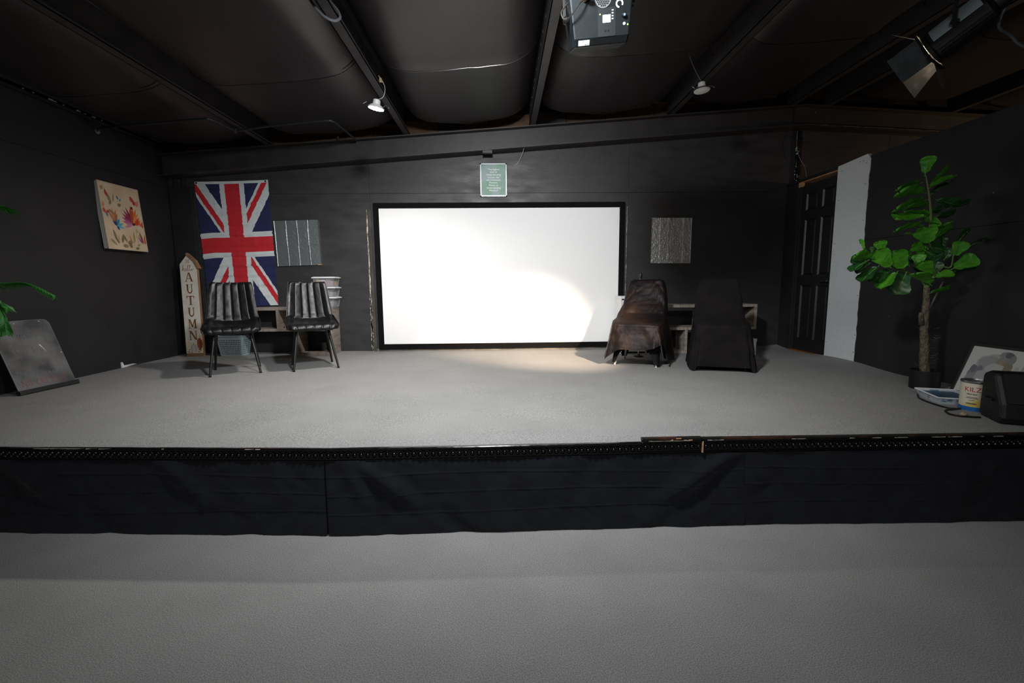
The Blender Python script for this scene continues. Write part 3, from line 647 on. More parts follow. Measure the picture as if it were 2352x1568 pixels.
def make_chair(label, loc, rz, seed):
    t = thing('dining_chair', label, 'chair', loc, rz, 'black leather side chairs')
    def bead_f(u, n=6): k = abs(sin(pi * n * u)); return k ** 0.22
    def back_front(u, v): s = lerp(.535, 1.0, v); e = min(1, 7 * min(v, 1 - v) + .15); eu = min(1, 12 * min(u, 1 - u) + .1); return chair_surf(s, u, .020 + .012 * bead_f(u) * min(1, 9 * v + .1) * min(1, 8 * (1 - v) + .2) - .014 * (1 - eu) + .0015 * nz((u * 5, v * 5, seed), 2))
    def back_back(u, v): s = lerp(.535, 1.0, v); eu = min(1, 9 * min(u, 1 - u) + .1); return chair_surf(s, u, -.018 - .010 * eu * min(1, 6 * (1 - v) + .1))
    MB().pad(back_front, back_back, 78, 30).build('backrest', LEATHER, t, smooth=True, angle=70)
    def seat_front(u, v):
        s = lerp(0, .55, v); e = min(1, 10 * min(u, 1 - u) + .1); off = .020 * e
        if s < .13: off += .006 * bead_f(u, 6) - .003
        if .12 < s < .155: off -= .004
        return chair_surf(s, u, off + .004 * sin(pi * min(1, v * 1.1)) + .003 * nz((u * 3, v * 3, seed), 2))
    def seat_back(u, v): s = lerp(0, .55, v); return chair_surf(s, u, -.022)
    MB().pad(seat_front, seat_back, 60, 26).build('seat', LEATHER, t, smooth=True, angle=70)
    for u_ in (0.004, 0.996):
        MB().tube([chair_surf(.02 + .975 * i / 30, u_, .012) for i in range(31)], .0055, 6).build('piping', LEATHER, t, smooth=True)
    MB().box(-.19, .19, -.17, .13, .392, .424).build('seat_plate', BLKMET, t, bevel=.008)
    for sx, sy, fx, fy_ in ((-1, -1, -.205, -.215), (1, -1, .215, -.215), (-1, 1, -.195, .215), (1, 1, .205, .215)):
        lg = MB().tube([(sx * .15, sy * .12 + (0 if sy < 0 else -.01), .40), (fx, fy_, .012)], [.0155, .0105], 12).build('leg', BLKMET, t, smooth=True)
        MB().lathe([(.0125, 0), (.0125, .012), (.010, .014)], 12, Matrix.Translation((fx, fy_, 0))).build('foot_cap', BLKPL, lg)
    return t
make_chair('black channel-back leather chair in front of the flag', (-2.668, 4.594, ST), radians(27), 1)
make_chair('black channel-back leather chair in front of the stacked plastic bins', (-1.987, 4.825, ST), radians(27), 5)

# ------------------------------------------------------------------ grey oak shelf units
def console(label, x0, x1, y0, y1, z_, low, lowx, div):
    t = thing('shelf_unit', label, 'shelf', ((x0 + x1) / 2, y0, ST), group='grey oak shelf units'); ox, oy = (x0 + x1) / 2, y0; d = y1 - y0; T = .032
    zt, zm = z_
    def bd(n, a, b, c, e, m): MB().box(a - ox, b - ox, 0.0, d, c, e).build(n, m, t, bevel=.0015)
    bd('top_board', x0, x1, zt - T, zt, OAKH)
    bd('shelf_board', x0, x1, zm - T, zm, OAKH)
    bd('side_panel', x0, x0 + T, zm, zt - T, OAK); bd('side_panel', x1 - T, x1, zm, zt - T, OAK)
    bd('divider', div - T / 2, div + T / 2, zm, zt - T, OAK)
    a, b = lowx
    bd('lower_side_panel', a, a + T, 0, zm - T, OAK); bd('lower_side_panel', b - T, b, 0, zm - T, OAK)
    bd('bottom_board', a + T, b - T, 0, T, OAKH)
    MB().box(div - ox + T / 2, div - ox + T / 2 + .014, d * .3, d * .3 + .02, zm, zm + .02).build('bracket', CHROME, t)
    return t
console('grey oak stepped shelf unit behind the leather chairs', -3.30, -2.06, 5.58, 5.87, (.59, .335), None, (-2.505, -2.06), -2.70)
console('grey oak stepped shelf unit behind the draped chairs', 1.80, 3.065, 5.40, 5.69, (.585, .315), None, (1.80, 2.235), 2.42)

# ------------------------------------------------------------------ stacked plastic bins, basket and other white plastic
CLR = mat('clear_plastic', '#cfd3d4', 0.25, alpha=0.22, spec=0.6)
def bin_(z, label, fill):
    t = thing('storage_bin', label, 'storage bin', (-2.145, 5.735, ST + .59 + z), 0, 'plastic bins stacked on the shelf unit'); h = .104
    def wallr(u, v):
        a, b = lerp(.108, .128, v), lerp(.085, .10, v); k = int(u * 4) % 4; f = u * 4 - int(u * 4)
        c = [(-a, -b), (a, -b), (a, b), (-a, b), (-a, -b)]; p, q = c[k], c[k + 1]; return (lerp(p[0], q[0], f), lerp(p[1], q[1], f), v * h + .001)
    MB().grid(wallr, 16, 3, True).box(-.108, .108, -.085, .085, 0, .004).build('bin_body', CLR, t)
    MB().box(-.14, .14, -.11, .11, h, h + .013).box(-.125, .125, -.097, .097, h + .013, h + .018).build('lid', WHITEP, t, bevel=.003)
    for i, (a, b, c, hh_) in enumerate(fill): MB().box(a, b, -.078, .07, .006, hh_).build('contents', mat('bin_fill_' + c.strip('#'), c, .7, col2='#8a7f86', scale=14), t, bevel=.004)
bin_(0, 'clear lidded plastic bin at the bottom of the stack on the shelf unit', [(-.09, .02, '#b9bcbd', .06), (.02, .09, '#a9adaf', .07)])
bin_(.122, 'clear lidded plastic bin in the middle of the stack with pink contents', [(-.09, -.02, '#c9b98f', .07), (-.02, .05, '#a5718a', .08), (.05, .09, '#b0aca8', .06)])
bin_(.244, 'clear lidded plastic bin on top of the stack with pink and yellow contents', [(-.10, -.07, '#d4b13f', .095), (-.068, .02, '#e2e2e0', .085), (.02, .075, '#9c5f86', .09), (.075, .1, '#c9a05a', .07)])
t = thing('storage_basket', 'pale blue perforated plastic basket on the stage under the leather chair', 'basket', (-3.315, 5.72, ST))
BSK = mat('pale_blue_plastic', '#9fb2bb', .5)
bk = MB(); NX, NZ = 29, 21
def bside(p0, p1, q0, q1, nx):
    base = len(bk.v)
    for j in range(NZ + 1):
        for i in range(nx + 1):
            u, v = i / nx, j / NZ; a = lerp(Vector(p0), Vector(p1), u); b = lerp(Vector(q0), Vector(q1), u); bk.v.append(lerp(a, b, v))
    for j in range(NZ):
        for i in range(nx):
            if 2 <= i < nx - 2 and 2 <= j < NZ - 3 and i % 2 == 0 and j % 2 == 0: continue
            bk.f.append([base + j * (nx + 1) + i, base + j * (nx + 1) + i + 1, base + (j + 1) * (nx + 1) + i + 1, base + (j + 1) * (nx + 1) + i]); bk.m.append(0); bk.c.append(None)
a_, b_, c_, d_ = .128, .085, .158, .108
bside((-a_, -b_, 0), (a_, -b_, 0), (-c_, -d_, .245), (c_, -d_, .245), NX); bside((a_, -b_, 0), (a_, b_, 0), (c_, -d_, .245), (c_, d_, .245), 21)
bside((a_, b_, 0), (-a_, b_, 0), (c_, d_, .245), (-c_, d_, .245), NX); bside((-a_, b_, 0), (-a_, -b_, 0), (-c_, d_, .245), (-c_, -d_, .245), 21)
bk.box(-a_, a_, -b_, b_, 0, .004).build('basket_body', BSK, t)
MB().tube([(-c_, -d_, .248), (c_, -d_, .248), (c_, d_, .248), (-c_, d_, .248), (-c_, -d_, .248)], .007, 6).build('rim', BSK, t, smooth=True)
MB().box(-.06, .05, -.06, .05, .09, .255, M=Matrix.Rotation(radians(8), 4, 'Y')).build('cardboard_box', mat('cardboard', '#8d6a47', .85, col2='#9b7853', scale=12), None, label='small brown cardboard box inside the perforated basket', cat='box').location = (-3.315, 5.72, ST - .05)
t = thing('drawer_cart', 'white plastic drawer cart behind the chair under the brown satin cloth', 'drawers', (1.60, 5.60, ST))
MB().box(-.165, .165, -.14, .14, .66, .69).box(-.165, -.15, -.14, .14, 0, .66).box(.15, .165, -.14, .14, 0, .66).box(-.15, .15, .125, .14, 0, .66).build('cart_frame', WHITEP, t, bevel=.003)
for k in range(3):
    dd = MB().box(-.148, .148, -.15, .12, .02 + k * .215, .215 + k * .215).build('drawer', WHITEP, t, bevel=.004)
    MB().box(-.05, .05, -.165, -.15, .15 + k * .215, .165 + k * .215).build('handle', WHITEP, dd)
t = thing('white_box', 'small white box standing behind the black draped chair', 'box', (2.885, 5.24, ST))
MB().box(-.09, .085, -.03, .05, 0, .185).build('carton', WHITEP, t, bevel=.003)
MB().box(-.094, .089, -.034, .054, .155, .192).build('box_lid', WHITEP, t, bevel=.003)
t = thing('microphone_stand', 'slim stand with a black knob poking up behind the satin draped chair', 'stand', (1.587, 5.2, ST))
MB().lathe([(.055, 0), (.055, .012), (.02, .02), (.012, .03)], 20).build('base', BLKMET, t)
MB().tube([(0, 0, .02), (0, 0, .92)], .007, 10).build('pole', CHROME, t, smooth=True)
MB().lathe([(.009, .895), (.018, .90), (.02, .93), (.015, .952), (.004, .96)], 14).build('knob', BLKPL, t, smooth=True)

# ------------------------------------------------------------------ draped chairs
def drape(levels, hem, n=120, nv=64, fold=0.012, wr=0.010, ws=9, seed=1, corner=0.0, top=True, creases=0.0, cz=1.0):
    K = [(lv[0],) for lv in levels]
    zs = [l[0] for l in levels]
    L = []                                         # arc-length-ish parameter along the levels
    acc = 0; L.append(0)
    for a, b in zip(levels, levels[1:]):
        acc += max(abs(b[0] - a[0]), .5 * abs(b[2] - a[2]), .3 * abs(b[1] - a[1])) + .003; L.append(acc)
    L = [l / acc for l in L]
    def lv(v): return [interp([(L[i], levels[i][k]) for i in range(len(L))], v) for k in range(4)]
    def f(u, v):
        z, a, yf, yb = lv(v); ph = 2 * pi * u
        c, s = cos(ph), sin(ph); p = 0.32 + .1 * v             # superellipse
        ex = abs(c) ** p * (1 if c > 0 else -1); ey = abs(s) ** p * (1 if s > 0 else -1)
        m = max(abs(ex), abs(ey)); k_ = 1.0
        hy, oy = (yb - yf) / 2, (yb + yf) / 2
        x, y = a * ex, oy + hy * ey
        hz = hem(ph, min(abs(ex), abs(ey))); zt = levels[-1][0]
        if z < .40: z = hz + (z - levels[0][0]) * (.40 - hz) / (.40 - levels[0][0])
        low = max(0, 1 - z / .42)
        cr = (abs(ex * ey)) ** 3
        r = 1 + corner * cr * low
        fo = fold * low * sin(ph * 13 + 2 * sin(ph * 3 + seed)) 
        q = Vector((x, y, z))
        nrm = Vector((x / max(a, .01), (y - oy) / max(hy, .01), 0.25)); nrm.normalize()
        d = fo + wr * (nz(q, ws, seed) * .7 + .5 * nz(Vector((q.x * 2.2, q.y * 2.2, q.z * .8)), ws * 1.4, seed + 3)) + creases * (abs(nz(Vector((q.x + q.z * .25, q.y, q.z * cz)), 7, seed + 9)) - .2) * 1.2 + creases * .6 * (abs(nz(Vector((q.x - q.z * .2, q.y, q.z * cz)), 15, seed + 2)) - .2)
        return Vector((x * r, oy + (y - oy) * r, z)) + nrm * d
    mb = MB().grid(f, n, nv, True)
    if top:
        base = len(mb.v) - n; mb.f.append([base + i for i in range(n)]); mb.m.append(0); mb.c.append(None)
    return mb
def hemfn(tab):
    T = sorted((radians(a), z) for a, z in tab); T = [(T[-1][0] - 2 * pi, T[-1][1])] + T + [(T[0][0] + 2 * pi, T[0][1])]
    def h(ph, q=0):
        ph = (ph + pi) % (2 * pi) - pi; return interp(T, ph)
    return h
def cover_levels(w=1.0):
    return [(.0, .285 * w, -.29 * w, .27), (.2, .27 * w, -.265 * w, .26), (.36, .258, -.25, .252), (.425, .252, -.243, .25), (.450, .248, -.20, .25), (.460, .246, -.09, .25), (.478, .244, .02, .252), (.53, .236, .09, .257), (.62, .224, .13, .266), (.76, .203, .18, .285), (.84, .19, .205, .297), (.872, .176, .222, .297), (.885, .145, .24, .285)]
SPX = mat('black_spandex', '#0e0e10', .75, spec=.2)
SATIN = mat('brown_black_satin', '#2c201a', .5, col2='#191619', scale=5, metal=.45, spec=.25, bump=.35, bscale=30, bdist=.008)
MATTE = mat('matte_black_cloth', '#161415', .9, col2='#1b1819', scale=8, bump=.15, bscale=240, spec=.12)
def cov_chair(label, loc, rz, tips):
    t = thing('covered_chair', label, 'chair', loc, rz)
    lev = [(.0, .225, -.225, .215), (.2, .215, -.21, .21), (.36, .21, -.205, .205), (.43, .205, -.20, .205), (.44, .195, -.15, .205), (.448, .19, -.05, .21), (.46, .185, .06, .215), (.53, .17, .135, .215), (.74, .15, .195, .235), (.80, .13, .21, .24), (.815, .10, .22, .235)]
    def hem(ph, q): return .03 + .19 * sqrt(max(0, 1 - (q / .76) ** 2))
    drape(lev, hem, 120, 50, 0, .0015, 5, 3, corner=.30).build('stretch_cover', SPX, t, smooth=True, angle=180)
    for sx, sy in ((-1, -1), (1, -1), (1, 1), (-1, 1)):
        lg = MB().tube([(sx * .15, sy * .14, .40), (sx * .212, sy * .208, .0)], [.013, .010], 10).build('leg', WHITEP if tips else BLKMET, t, smooth=True)
    return t
cov_chair('chair in a black stretch cover with arched hem under the brown satin cloth', (1.475, 4.79, ST), radians(-29.5), True)
h1 = hemfn([(-180, .10), (-150, .06), (-125, .08), (-95, .17), (-60, .235), (-45, .25), (-35, .18), (-15, .06), (20, .02), (50, .03), (90, .12), (135, .12)])
tent = [(.0, .315, -.31, .28), (.2, .295, -.28, .27), (.36, .278, -.258, .262), (.425, .27, -.247, .258), (.450, .266, -.215, .257), (.462, .263, -.13, .257), (.485, .259, -.05, .258), (.53, .25, .02, .26), (.62, .232, .09, .268), (.76, .203, .165, .285), (.84, .186, .2, .297), (.872, .172, .22, .297), (.885, .14, .24, .285)]
o = drape(tent, h1, 220, 110, .012, .005, 16, 4, corner=.10, creases=.022, cz=.32).build('satin_cloth', SATIN, smooth=True, angle=180, label='crumpled brown-black satin cloth thrown over the chair beside the screen', cat='cloth')
o.location = (1.475, 4.79, ST); o.rotation_euler = (0, 0, radians(-29.5))
cov_chair('chair hidden under the long matte black cloth with its feet just showing', (2.19, 4.50, ST), radians(-17.5), False)
h2 = hemfn([(-180, .01), (-150, .005), (-128, .004), (-112, .05), (-70, .045), (-55, .01), (-45, .004), (0, .004), (45, .01), (90, .02), (135, .01)])
o = drape(cover_levels(), h2, 180, 90, .016, .006, 7, 8, corner=.13, creases=.012).build('black_cloth', MATTE, smooth=True, angle=180, label='plain matte black cloth draped to the floor over the chair nearest the door', cat='cloth')
o.location = (2.19, 4.50, ST); o.rotation_euler = (0, 0, radians(-17.5))

# ------------------------------------------------------------------ door
t = thing('door_1', 'black six panel door with a chrome lever in the partition', 'door', (XR + .035, 4.965, ST + .022)); t['kind'] = 'structure'
DOOR = mat('black_door_paint', '#1b1a1c', .45, col2='#211f21', scale=6, bump=.05)
dwid, dh = .655, 1.965
xs_ = [0, .095, .285, .365, .56, dwid]; zs_ = [0, .14, .78, .90, 1.555, 1.665, 1.86, dh]
mb = MB(); mb.box(.006, .03, 0, dwid, 0, dh)
for i in range(5):
    for j in range(7):
        if i in (1, 3) and j in (1, 3, 5): continue
        mb.box(-.012, .008, xs_[i], xs_[i + 1], zs_[j], zs_[j + 1])
mb.build('door_slab', DOOR, t)
for i in (1, 3):
    for j in (1, 3, 5):
        y0, y1, z0, z1 = xs_[i], xs_[i + 1], zs_[j], zs_[j + 1]; m_ = .022
        P = [(-.012, y0, z0), (-.012, y1, z0), (-.012, y1, z1), (-.012, y0, z1), (.004, y0 + .012, z0 + .012), (.004, y1 - .012, z0 + .012), (.004, y1 - .012, z1 - .012), (.004, y0 + .012, z1 - .012), (-.006, y0 + .03, z0 + .03), (-.006, y1 - .03, z0 + .03), (-.006, y1 - .03, z1 - .03), (-.006, y0 + .03, z1 - .03)]
        MB().add(P, [(a, (a + 1) % 4, 4 + (a + 1) % 4, 4 + a) for a in range(4)] + [(4 + a, 4 + (a + 1) % 4, 8 + (a + 1) % 4, 8 + a) for a in range(4)] + [(8, 9, 10, 11)]).build('door_panel', DOOR, t)
hd = MB().lathe([(.03, 0), (.03, .006), (.012, .01), (.012, .045)], 16, Matrix.Translation((-.012, .055, .83)) @ Matrix.Rotation(-pi / 2, 4, 'Y')).tube([(-.055, .055, .83), (-.058, .09, .832), (-.055, .16, .826)], [.011, .01, .007], 10).build('door_lever', CHROME, t, smooth=True)
MB().box(-.013, .03, -.001, .001, .80, .87).build('latch_plate', CHROME, t)
for z in (.2, 1.0, 1.75): MB().tube([(-.014, dwid + .004, z), (-.014, dwid + .004, z + .085)], .007, 8).build('hinge', DOOR, t)

# ------------------------------------------------------------------ fiddle leaf fig
pot = onz(2119, 890, ST); px_, py_ = 3.345, 3.47
t = thing('fiddle_leaf_fig', 'artificial fiddle leaf fig with a bare trunk in a small black pot by the partition', 'plant', (px_, py_, ST))
O = Vector((px_, py_, ST))
MB().lathe([(.085, 0), (.095, .004), (.099, .148), (.092, .148), (.09, .12), (.001, .12)], 28).build('pot', mat('pot_black', '#0d0d0f', .55), t, smooth=True)
MB().lathe([(.091, .118), (.001, .125)], 20).build('soil', mat('soil', '#1a1512', .95, col2='#2a211b', scale=60, bump=.5), t)
BARK = mat('fig_bark', '#4c4437', .9, col2='#7a6f5c', scale=45, detail=8, stretch=(1, 1, .5), bump=1.0, bscale=90, bdist=.02)
GSTEM = mat('green_stem', '#5f7f3e', .5)
def fp(zx, zy, dy=0.0):                       # point of the plant from its picture position, at the plant's own depth
    p = ony(1940 + zx / 4.356, 340 + zy / 4.356, py_ + dy)
    lim = XR - 0.035
    if p.x > lim: p = onx(1940 + zx / 4.356, 340 + zy / 4.356, lim)
    return p - O
tr = [Vector((0, 0, .115)), Vector((-.022, 0, .22)), Vector((-.028, 0, .33)), Vector((-.045, 0, .45)), Vector((-.05, 0, .57)), fp(822, 1480), fp(822, 1400)]
P = smooth_pts(tr, 6); mb = MB(); nseg = 12
rad = [.032 - .011 * i / (len(P) - 1) + .003 * nz(p, 30) for i, p in enumerate(P)]
mb.tube(P, rad, nseg)
for i, v in enumerate(mb.v): mb.v[i] = v + Vector((nz(v, 40, 1), nz(v, 40, 2), 0)) * .004
mb.tube([P[22] + Vector((-.02, 0, -.02)), P[22] + Vector((-.045, -.01, .05)), P[22] + Vector((-.045, -.01, .075))], [.02, .015, .012], 8)
mb.build('trunk', BARK, t, smooth=True, angle=180)
rg = random.Random(5); mb = MB()
for k in range(26):
    z = rg.uniform(.14, .5); a = rg.uniform(0, 2 * pi); b = Vector((-.01, 0, z)) + Vector((cos(a), sin(a), 0)) * .032; d = Vector((cos(a), sin(a), rg.uniform(-.3, .8)))
    mb.tube([b, b + d * .02, b + d * .04 + Vector((rg.uniform(-.01, .01), 0, .012))], [.0018, .0013, .0008], 4)
mb.build('trunk_fibres', BARK, t, kind='stuff')
BR = [[(815, 1400), (850, 1250), (845, 975), (862, 700), (845, 470), (812, 270)], [(815, 1400), (780, 1330), (700, 1270), (520, 1205), (400, 1160), (260, 1110)], [(820, 1420), (880, 1300), (960, 1190), (1060, 1190), (1090, 1060), (1130, 960)]]
for bi, b in enumerate(BR):
    Q = smooth_pts([fp(x, y, (0 if bi == 0 else (-.0 if bi == 1 else -.12)) * i / 5) for i, (x, y) in enumerate(b)], 5)
    MB().tube(Q, [lerp(.009 if bi else .017, .0035, i / (len(Q) - 1)) for i in range(len(Q))], 8).build('branch', GSTEM if bi else mat('brown_green_stem', '#6f7a48', .6), t, smooth=True)
MB().tube([fp(830, 1640), fp(930, 1440), fp(1000, 1310)], .006, 6).build('support_stick', mat('grey_stick', '#6a6764', .7), t)
LEAF = mat('fig_leaf_pale_underside', '#3f8a1c', .42, col2='#57a02a', scale=14, bump=.1, bscale=60, spec=.4)
LEAFD = mat('fig_leaf_top_and_shaded', '#1f4a20', .35, col2='#2c5a2a', scale=14, bump=.1, bscale=60, spec=.5)  # dark glossy leaf tops; also paints the shade into some shaded leaves
VEIN = mat('leaf_vein', '#6aa544', .5)
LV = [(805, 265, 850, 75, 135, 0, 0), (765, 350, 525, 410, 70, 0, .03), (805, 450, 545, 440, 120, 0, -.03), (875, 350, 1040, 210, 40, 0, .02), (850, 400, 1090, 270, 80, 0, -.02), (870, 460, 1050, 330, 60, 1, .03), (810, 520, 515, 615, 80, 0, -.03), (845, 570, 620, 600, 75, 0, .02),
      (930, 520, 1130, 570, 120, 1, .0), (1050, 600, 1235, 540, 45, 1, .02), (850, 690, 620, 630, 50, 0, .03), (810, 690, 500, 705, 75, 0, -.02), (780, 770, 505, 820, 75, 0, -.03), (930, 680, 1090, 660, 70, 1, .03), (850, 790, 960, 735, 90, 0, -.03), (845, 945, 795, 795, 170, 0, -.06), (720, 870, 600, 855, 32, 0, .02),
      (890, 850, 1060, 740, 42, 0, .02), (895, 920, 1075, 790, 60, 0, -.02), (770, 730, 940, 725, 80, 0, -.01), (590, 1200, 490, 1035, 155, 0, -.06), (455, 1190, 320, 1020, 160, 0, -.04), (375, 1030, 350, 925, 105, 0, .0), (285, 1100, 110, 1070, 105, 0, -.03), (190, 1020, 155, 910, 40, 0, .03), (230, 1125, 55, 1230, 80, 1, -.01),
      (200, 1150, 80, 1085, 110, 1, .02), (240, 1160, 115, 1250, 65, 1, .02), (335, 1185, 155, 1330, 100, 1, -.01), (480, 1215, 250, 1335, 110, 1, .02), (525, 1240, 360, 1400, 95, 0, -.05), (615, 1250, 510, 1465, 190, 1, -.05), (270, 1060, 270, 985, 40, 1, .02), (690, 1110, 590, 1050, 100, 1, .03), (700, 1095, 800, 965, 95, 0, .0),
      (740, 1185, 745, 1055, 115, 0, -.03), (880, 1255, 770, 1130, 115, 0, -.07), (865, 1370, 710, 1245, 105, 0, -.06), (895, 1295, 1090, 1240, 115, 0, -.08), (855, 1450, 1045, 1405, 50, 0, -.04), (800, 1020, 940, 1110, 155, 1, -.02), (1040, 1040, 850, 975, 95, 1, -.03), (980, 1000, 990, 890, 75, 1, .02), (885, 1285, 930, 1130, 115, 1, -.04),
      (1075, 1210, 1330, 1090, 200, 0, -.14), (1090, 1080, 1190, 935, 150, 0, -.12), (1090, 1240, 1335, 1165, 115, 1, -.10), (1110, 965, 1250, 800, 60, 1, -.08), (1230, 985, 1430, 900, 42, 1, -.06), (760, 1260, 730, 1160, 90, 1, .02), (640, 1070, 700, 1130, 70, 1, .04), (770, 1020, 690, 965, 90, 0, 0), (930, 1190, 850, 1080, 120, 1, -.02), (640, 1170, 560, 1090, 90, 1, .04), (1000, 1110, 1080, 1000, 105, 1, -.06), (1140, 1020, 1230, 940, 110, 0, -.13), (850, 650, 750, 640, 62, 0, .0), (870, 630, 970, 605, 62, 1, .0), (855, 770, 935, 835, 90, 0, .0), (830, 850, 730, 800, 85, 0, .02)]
rg = random.Random(11)
for bx, by, tx, ty, wz, dk, dy in LV:
    a = fp(bx, by, dy * .6); b = fp(tx, ty, dy + rg.uniform(-.02, .02)); ax = b - a; ln = ax.length; ax.normalize()
    view = (a + O - CAM).normalized(); perp = ax.cross(view).normalized()
    px2m = ln / max(1, sqrt((tx - bx) ** 2 + (ty - by) ** 2)); full = max(.72 * ln, wz * px2m); ct = min(1, wz * px2m / full); st = sqrt(1 - ct * ct)
    upv = Vector((0, 0, 1))
    wd = (perp * ct + ax.cross(perp) * st * (1 if rg.random() < .5 else -1)); nn = ax.cross(wd)
    if nn.z < 0 and st > .5: nn = -nn
    if nn.dot(view) > 0 and st <= .5: nn = -nn
    prof = [(0, .06), (.04, .34), (.1, .5), (.2, .57), (.32, .60), (.45, .74), (.6, .92), (.72, 1.0), (.82, .97), (.9, .84), (.96, .6), (.985, .4), (1.0, .1)]
    curl = rg.uniform(.02, .09); n = 14
    def lf(u, v):
        v = 1 - (1 - v) ** 1.35
        w_ = interp(prof, v) * full / 2 * (1 + .03 * sin(v * 40)); x = 2 * u - 1
        d = .10 * full * abs(x) ** 1.5 - curl * ln * (v - .3) ** 2 * 2 + .012 * full * sin(v * 26 - abs(x) * 5) + .006 * nz((u * 3, v * 3, bx), 2)
        p_ = a + ax * (ln * (.06 + .94 * v)) + wd * (x * w_) + nn * d
        if p_.x + O.x > XR - .02: p_ = Vector((XR - .02 - O.x, p_.y, p_.z))
        return p_
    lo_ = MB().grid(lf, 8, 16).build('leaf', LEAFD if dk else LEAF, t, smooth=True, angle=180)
    MB().tube([a - ax * .012, a + ax * ln * .06] + [lf(.5, v) + nn * .0012 for v in (.05, .3, .55, .8, .95)], [.003, .0028, .0022, .002, .0016, .001, .0006], 5).build('leaf_stalk', VEIN, lo_, smooth=True)

# ------------------------------------------------------------------ palm at the left edge
pc = Vector((-3.72, 2.95, ST))
t = thing('potted_palm', 'artificial palm with arching fronds standing in front of the chalkboard', 'plant', pc)
MB().lathe([(.12, 0), (.15, .26), (.16, .26), (.145, .23), (.001, .22)], 24).build('pot', mat('pot_black', '#0d0d0f', .55), t, smooth=True)
MB().tube([(0, 0, .2), (.01, .0, .5), (0, .02, .8)], [.03, .025, .02], 10).build('stem', BARK, t, smooth=True)
PALM = PALMD = mat('palm_leaf', '#2a6a26', .45, col2='#347a2c', scale=12)
def frond(name, pts, m, wl):
    Q = smooth_pts([Vector(p) - pc for p in pts], 8); mb = MB(); mb.tube(Q, [lerp(.006, .0015, i / (len(Q) - 1)) for i in range(len(Q))], 6)
    k = len(Q)
    for i in range(3, k):
        f = i / (k - 1); tg = (Q[min(i + 1, k - 1)] - Q[i - 1]).normalized(); sd = tg.cross(Vector((0, 0, 1))).normalized(); up = sd.cross(tg)
        l = wl * (1 - .75 * max(0, f - .2)) * (1 if f < .98 else .8)
        for s in (-1, 1):
            d = (tg * .95 + sd * s * .55 - up * .28).normalized(); e = Q[i] + d * l; wv = d.cross(up).normalized() * .014
            md = Q[i] + d * l * .45 + up * .006
            mb.add([Q[i], md + wv, e - up * .02 * l / wl, md - wv], [(0, 1, 2, 3)])
    return mb.build(name, m, t)
cr = Vector((-3.72, 2.97, 1.3))
frond('frond', [cr, cr + Vector((-.02, .2, .2)), ony(-20, 648, 3.35), ony(60, 650, 3.45), ony(118, 676, 3.5)], PALMD, .15)
frond('frond', [cr, ony(-120, 500, 3.2), ony(-60, 462, 3.3), ony(0, 472, 3.35), ony(24, 480, 3.4)], PALM, .16)
frond('frond', [cr, ony(-140, 690, 3.15), ony(-60, 690, 3.25), ony(0, 715, 3.3), ony(14, 760, 3.3)], PALMD, .15)
frond('frond', [cr, ony(-100, 610, 3.2), ony(-40, 640, 3.3), ony(0, 690, 3.35), ony(18, 705, 3.35)], PALMD, .14)
frond('frond', [cr, cr + Vector((-.1, -.2, .3)), cr + Vector((-.15, -.5, .15))], PALM, .16)
frond('frond', [cr, cr + Vector((.1, -.25, .3)), cr + Vector((.1, -.5, .05))], PALM, .16)
frond('frond', [cr, cr + Vector((-.12, .1, .35)), cr + Vector((-.22, .15, .5))], PALM, .14)

# ------------------------------------------------------------------ chalkboard
c0, c1 = Vector((-3.835, 3.66, ST)), Vector((-3.80, 4.10, ST)); ex = (c1 - c0).normalized(); lean = radians(19)
back = Vector((-1, 0, 0)); eu = (Vector((0, 0, 1)) * cos(lean) + back * sin(lean)).normalized()
Mx = frame(c0, ex, eu)                                   # x along the base, y up the board, z towards the room
t = thing('chalkboard', 'small chalkboard with rounded corners and faint writing leaning on the left wall', 'chalkboard', M=Mx)
bw, bh = .448, .615
cor = lambda cx, cy, r, a0: [(cx + r * cos(radians(a0 + 15 * i)), cy + r * sin(radians(a0 + 15 * i))) for i in range(7)]
outl = [(0, .035), (bw, .035)] + cor(bw - .05, bh - .05, .05, 0) + cor(.05, bh - .05, .05, 90)
MB().prism(outl, -.012, 0, 'z').build('slate', mat('chalk_slate', '#6c6c6d', .55, col2='#3c3c3d', scale=4, detail=6, lo=.4, hi=.6, bump=.04), t, bevel=.002)
MB().tube([(x, y, -.003) for x, y in outl + outl[:1]], .0035, 6).build('edge_rim', mat('slate_edge', '#6d6e70', .5), t)
MB().box(-.012, bw + .014, 0, .036, -.018, .018).build('chalk_ledge', BLKPL, t, bevel=.003)
